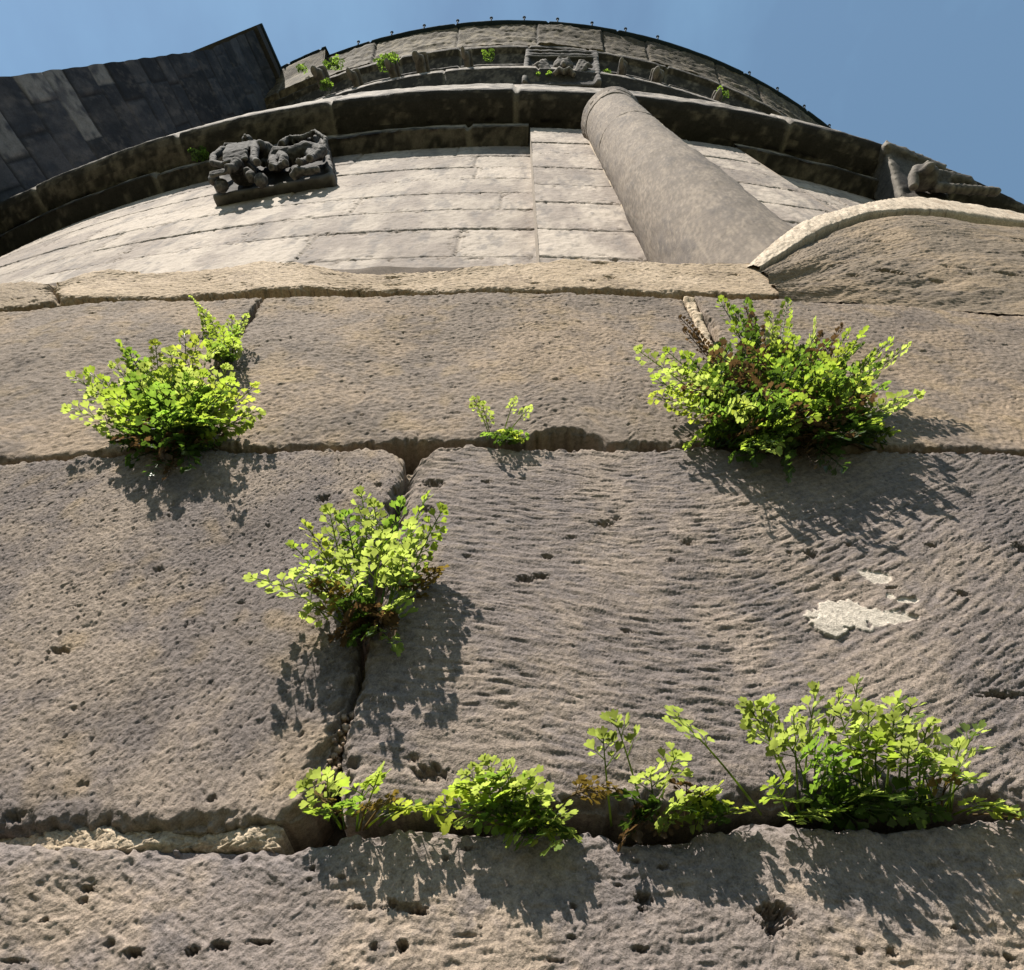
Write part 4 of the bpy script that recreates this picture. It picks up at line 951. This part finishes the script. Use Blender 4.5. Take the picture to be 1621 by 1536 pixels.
fern('fern_tuft', 'tall leafy fern with long arching stems at the lower right', (1380, 1288),
     [(1068, 1132, .024, 1205, 1290, 'p', .58), (1182, 1116, .026, 1275, 1290, 'p'), (1205, 1120, .026, 1268, 1292, 'p'), (1256, 1130, .028, 1265, 1296, 'p'), (1292, 1098, .029, 1270, 1294, 'p'), (1330, 1102, .030, 1300, 1294, 'p'), (1357, 1080, .030, 1370, 1290, 'p'), (1330, 1130, .032, 1380, 1294, 'p'), (1420, 1112, .029, 1400, 1290, 'p'), (1442, 1118, .028, 1420, 1290, 'p'),
      (1470, 1148, .027, 1455, 1290, 'p'), (1547, 1156, .022, 1505, 1286, 'p'), (1520, 1180, .022, 1500, 1286, 'p'), (1290, 1180, .032, 1290, 1298), (1320, 1190, .032, 1330, 1298), (1240, 1170, .028, 1290, 1298, 'p'), (1390, 1170, .032, 1400, 1296), (1440, 1180, .03, 1440, 1294, 'p'), (1480, 1200, .026, 1470, 1290), (1360, 1150, .033, 1390, 1294, 'p'),
      (1225, 1240, .022, 1250, 1298, 'g'), (1245, 1265, .018, 1270, 1300), (1270, 1300, .012, 1285, 1302, 'p'), (1300, 1285, .014, 1310, 1302), (1530, 1232, .018, 1490, 1288, 'p'), (1500, 1240, .018, 1490, 1288, 's'), (1560, 1275, .012, 1510, 1290), (1590, 1284, .008, 1530, 1290), (1600, 1290, .006, 1540, 1290, 's'),
      (1415, 1140, .03, 1400, 1294, 'p'), (1375, 1125, .032, 1385, 1292, 'p')],
     [(1390, 1225, 110, 45, 4, .026, 'ggpd', (1270, 1500)), (1400, 1280, 120, 16, 10, .012, 'dddg', (1250, 1520))], 19, 0.0055, ok=0.66, sk=0.74, bare=(.38, .55))

# small tufts high on the mouldings
def tuft(px, py, r, label, seed, s=0.10, n=9):
    s *= 0.6
    loc = on_plane(px, py + 4, r)
    o = thing('wall_tuft', label, 'plant', loc, 'little plants rooted on the mouldings')
    rg = random.Random(seed)
    th = math.atan2(loc.x, AX - loc.y); O = Vector((math.sin(th), -math.cos(th), 0)); T = Vector((math.cos(th), math.sin(th), 0))
    for k in range(n):
        tip = loc + O * rg.uniform(.3, 1.0) * s + T * rg.uniform(-.8, .8) * s + Vector((0, 0, rg.uniform(-.2, 1.0) * s))
        frond(o, loc + T * rg.uniform(-.2, .2) * s, tip, rg, rg.choice((M_leaf3, M_dark, M_dark)), s * 0.22, bare=0.1)
tuft(318, 250, 2.70, 'little green plant on the black string course left of the carved lion', 31, 0.075, 12)
tuft(612, 108, 6.0, 'largest green tuft hanging from the frieze high up left of the bracket', 32, 0.17, 14)
tuft(624, 95, 6.1, 'green tuft rooted just above the largest frieze tuft', 33, 0.11, 9)
tuft(775, 92, 6.05, 'small tuft on the high frieze close to the left side of the bracket', 34, 0.12, 8)
tuft(861, 128, 5.70, 'yellowish tuft at the foot of the carved bracket', 35, 0.13, 9)
tuft(531, 106, 6.3, 'round tuft beside the step of the choir eave', 36, 0.14, 10)
tuft(519, 140, 5.85, 'tuft on the high band below the choir eave', 37, 0.12, 8)
tuft(1142, 152, 6.0, 'lone tuft on the frieze right of the half column', 38, 0.12, 8)
tuft(478, 112, 6.5, 'faint tuft on the face of the choir eave', 39, 0.10, 7)
tuft(960, 116, 5.9, 'tiny tuft just right of the bracket', 40, 0.07, 6)
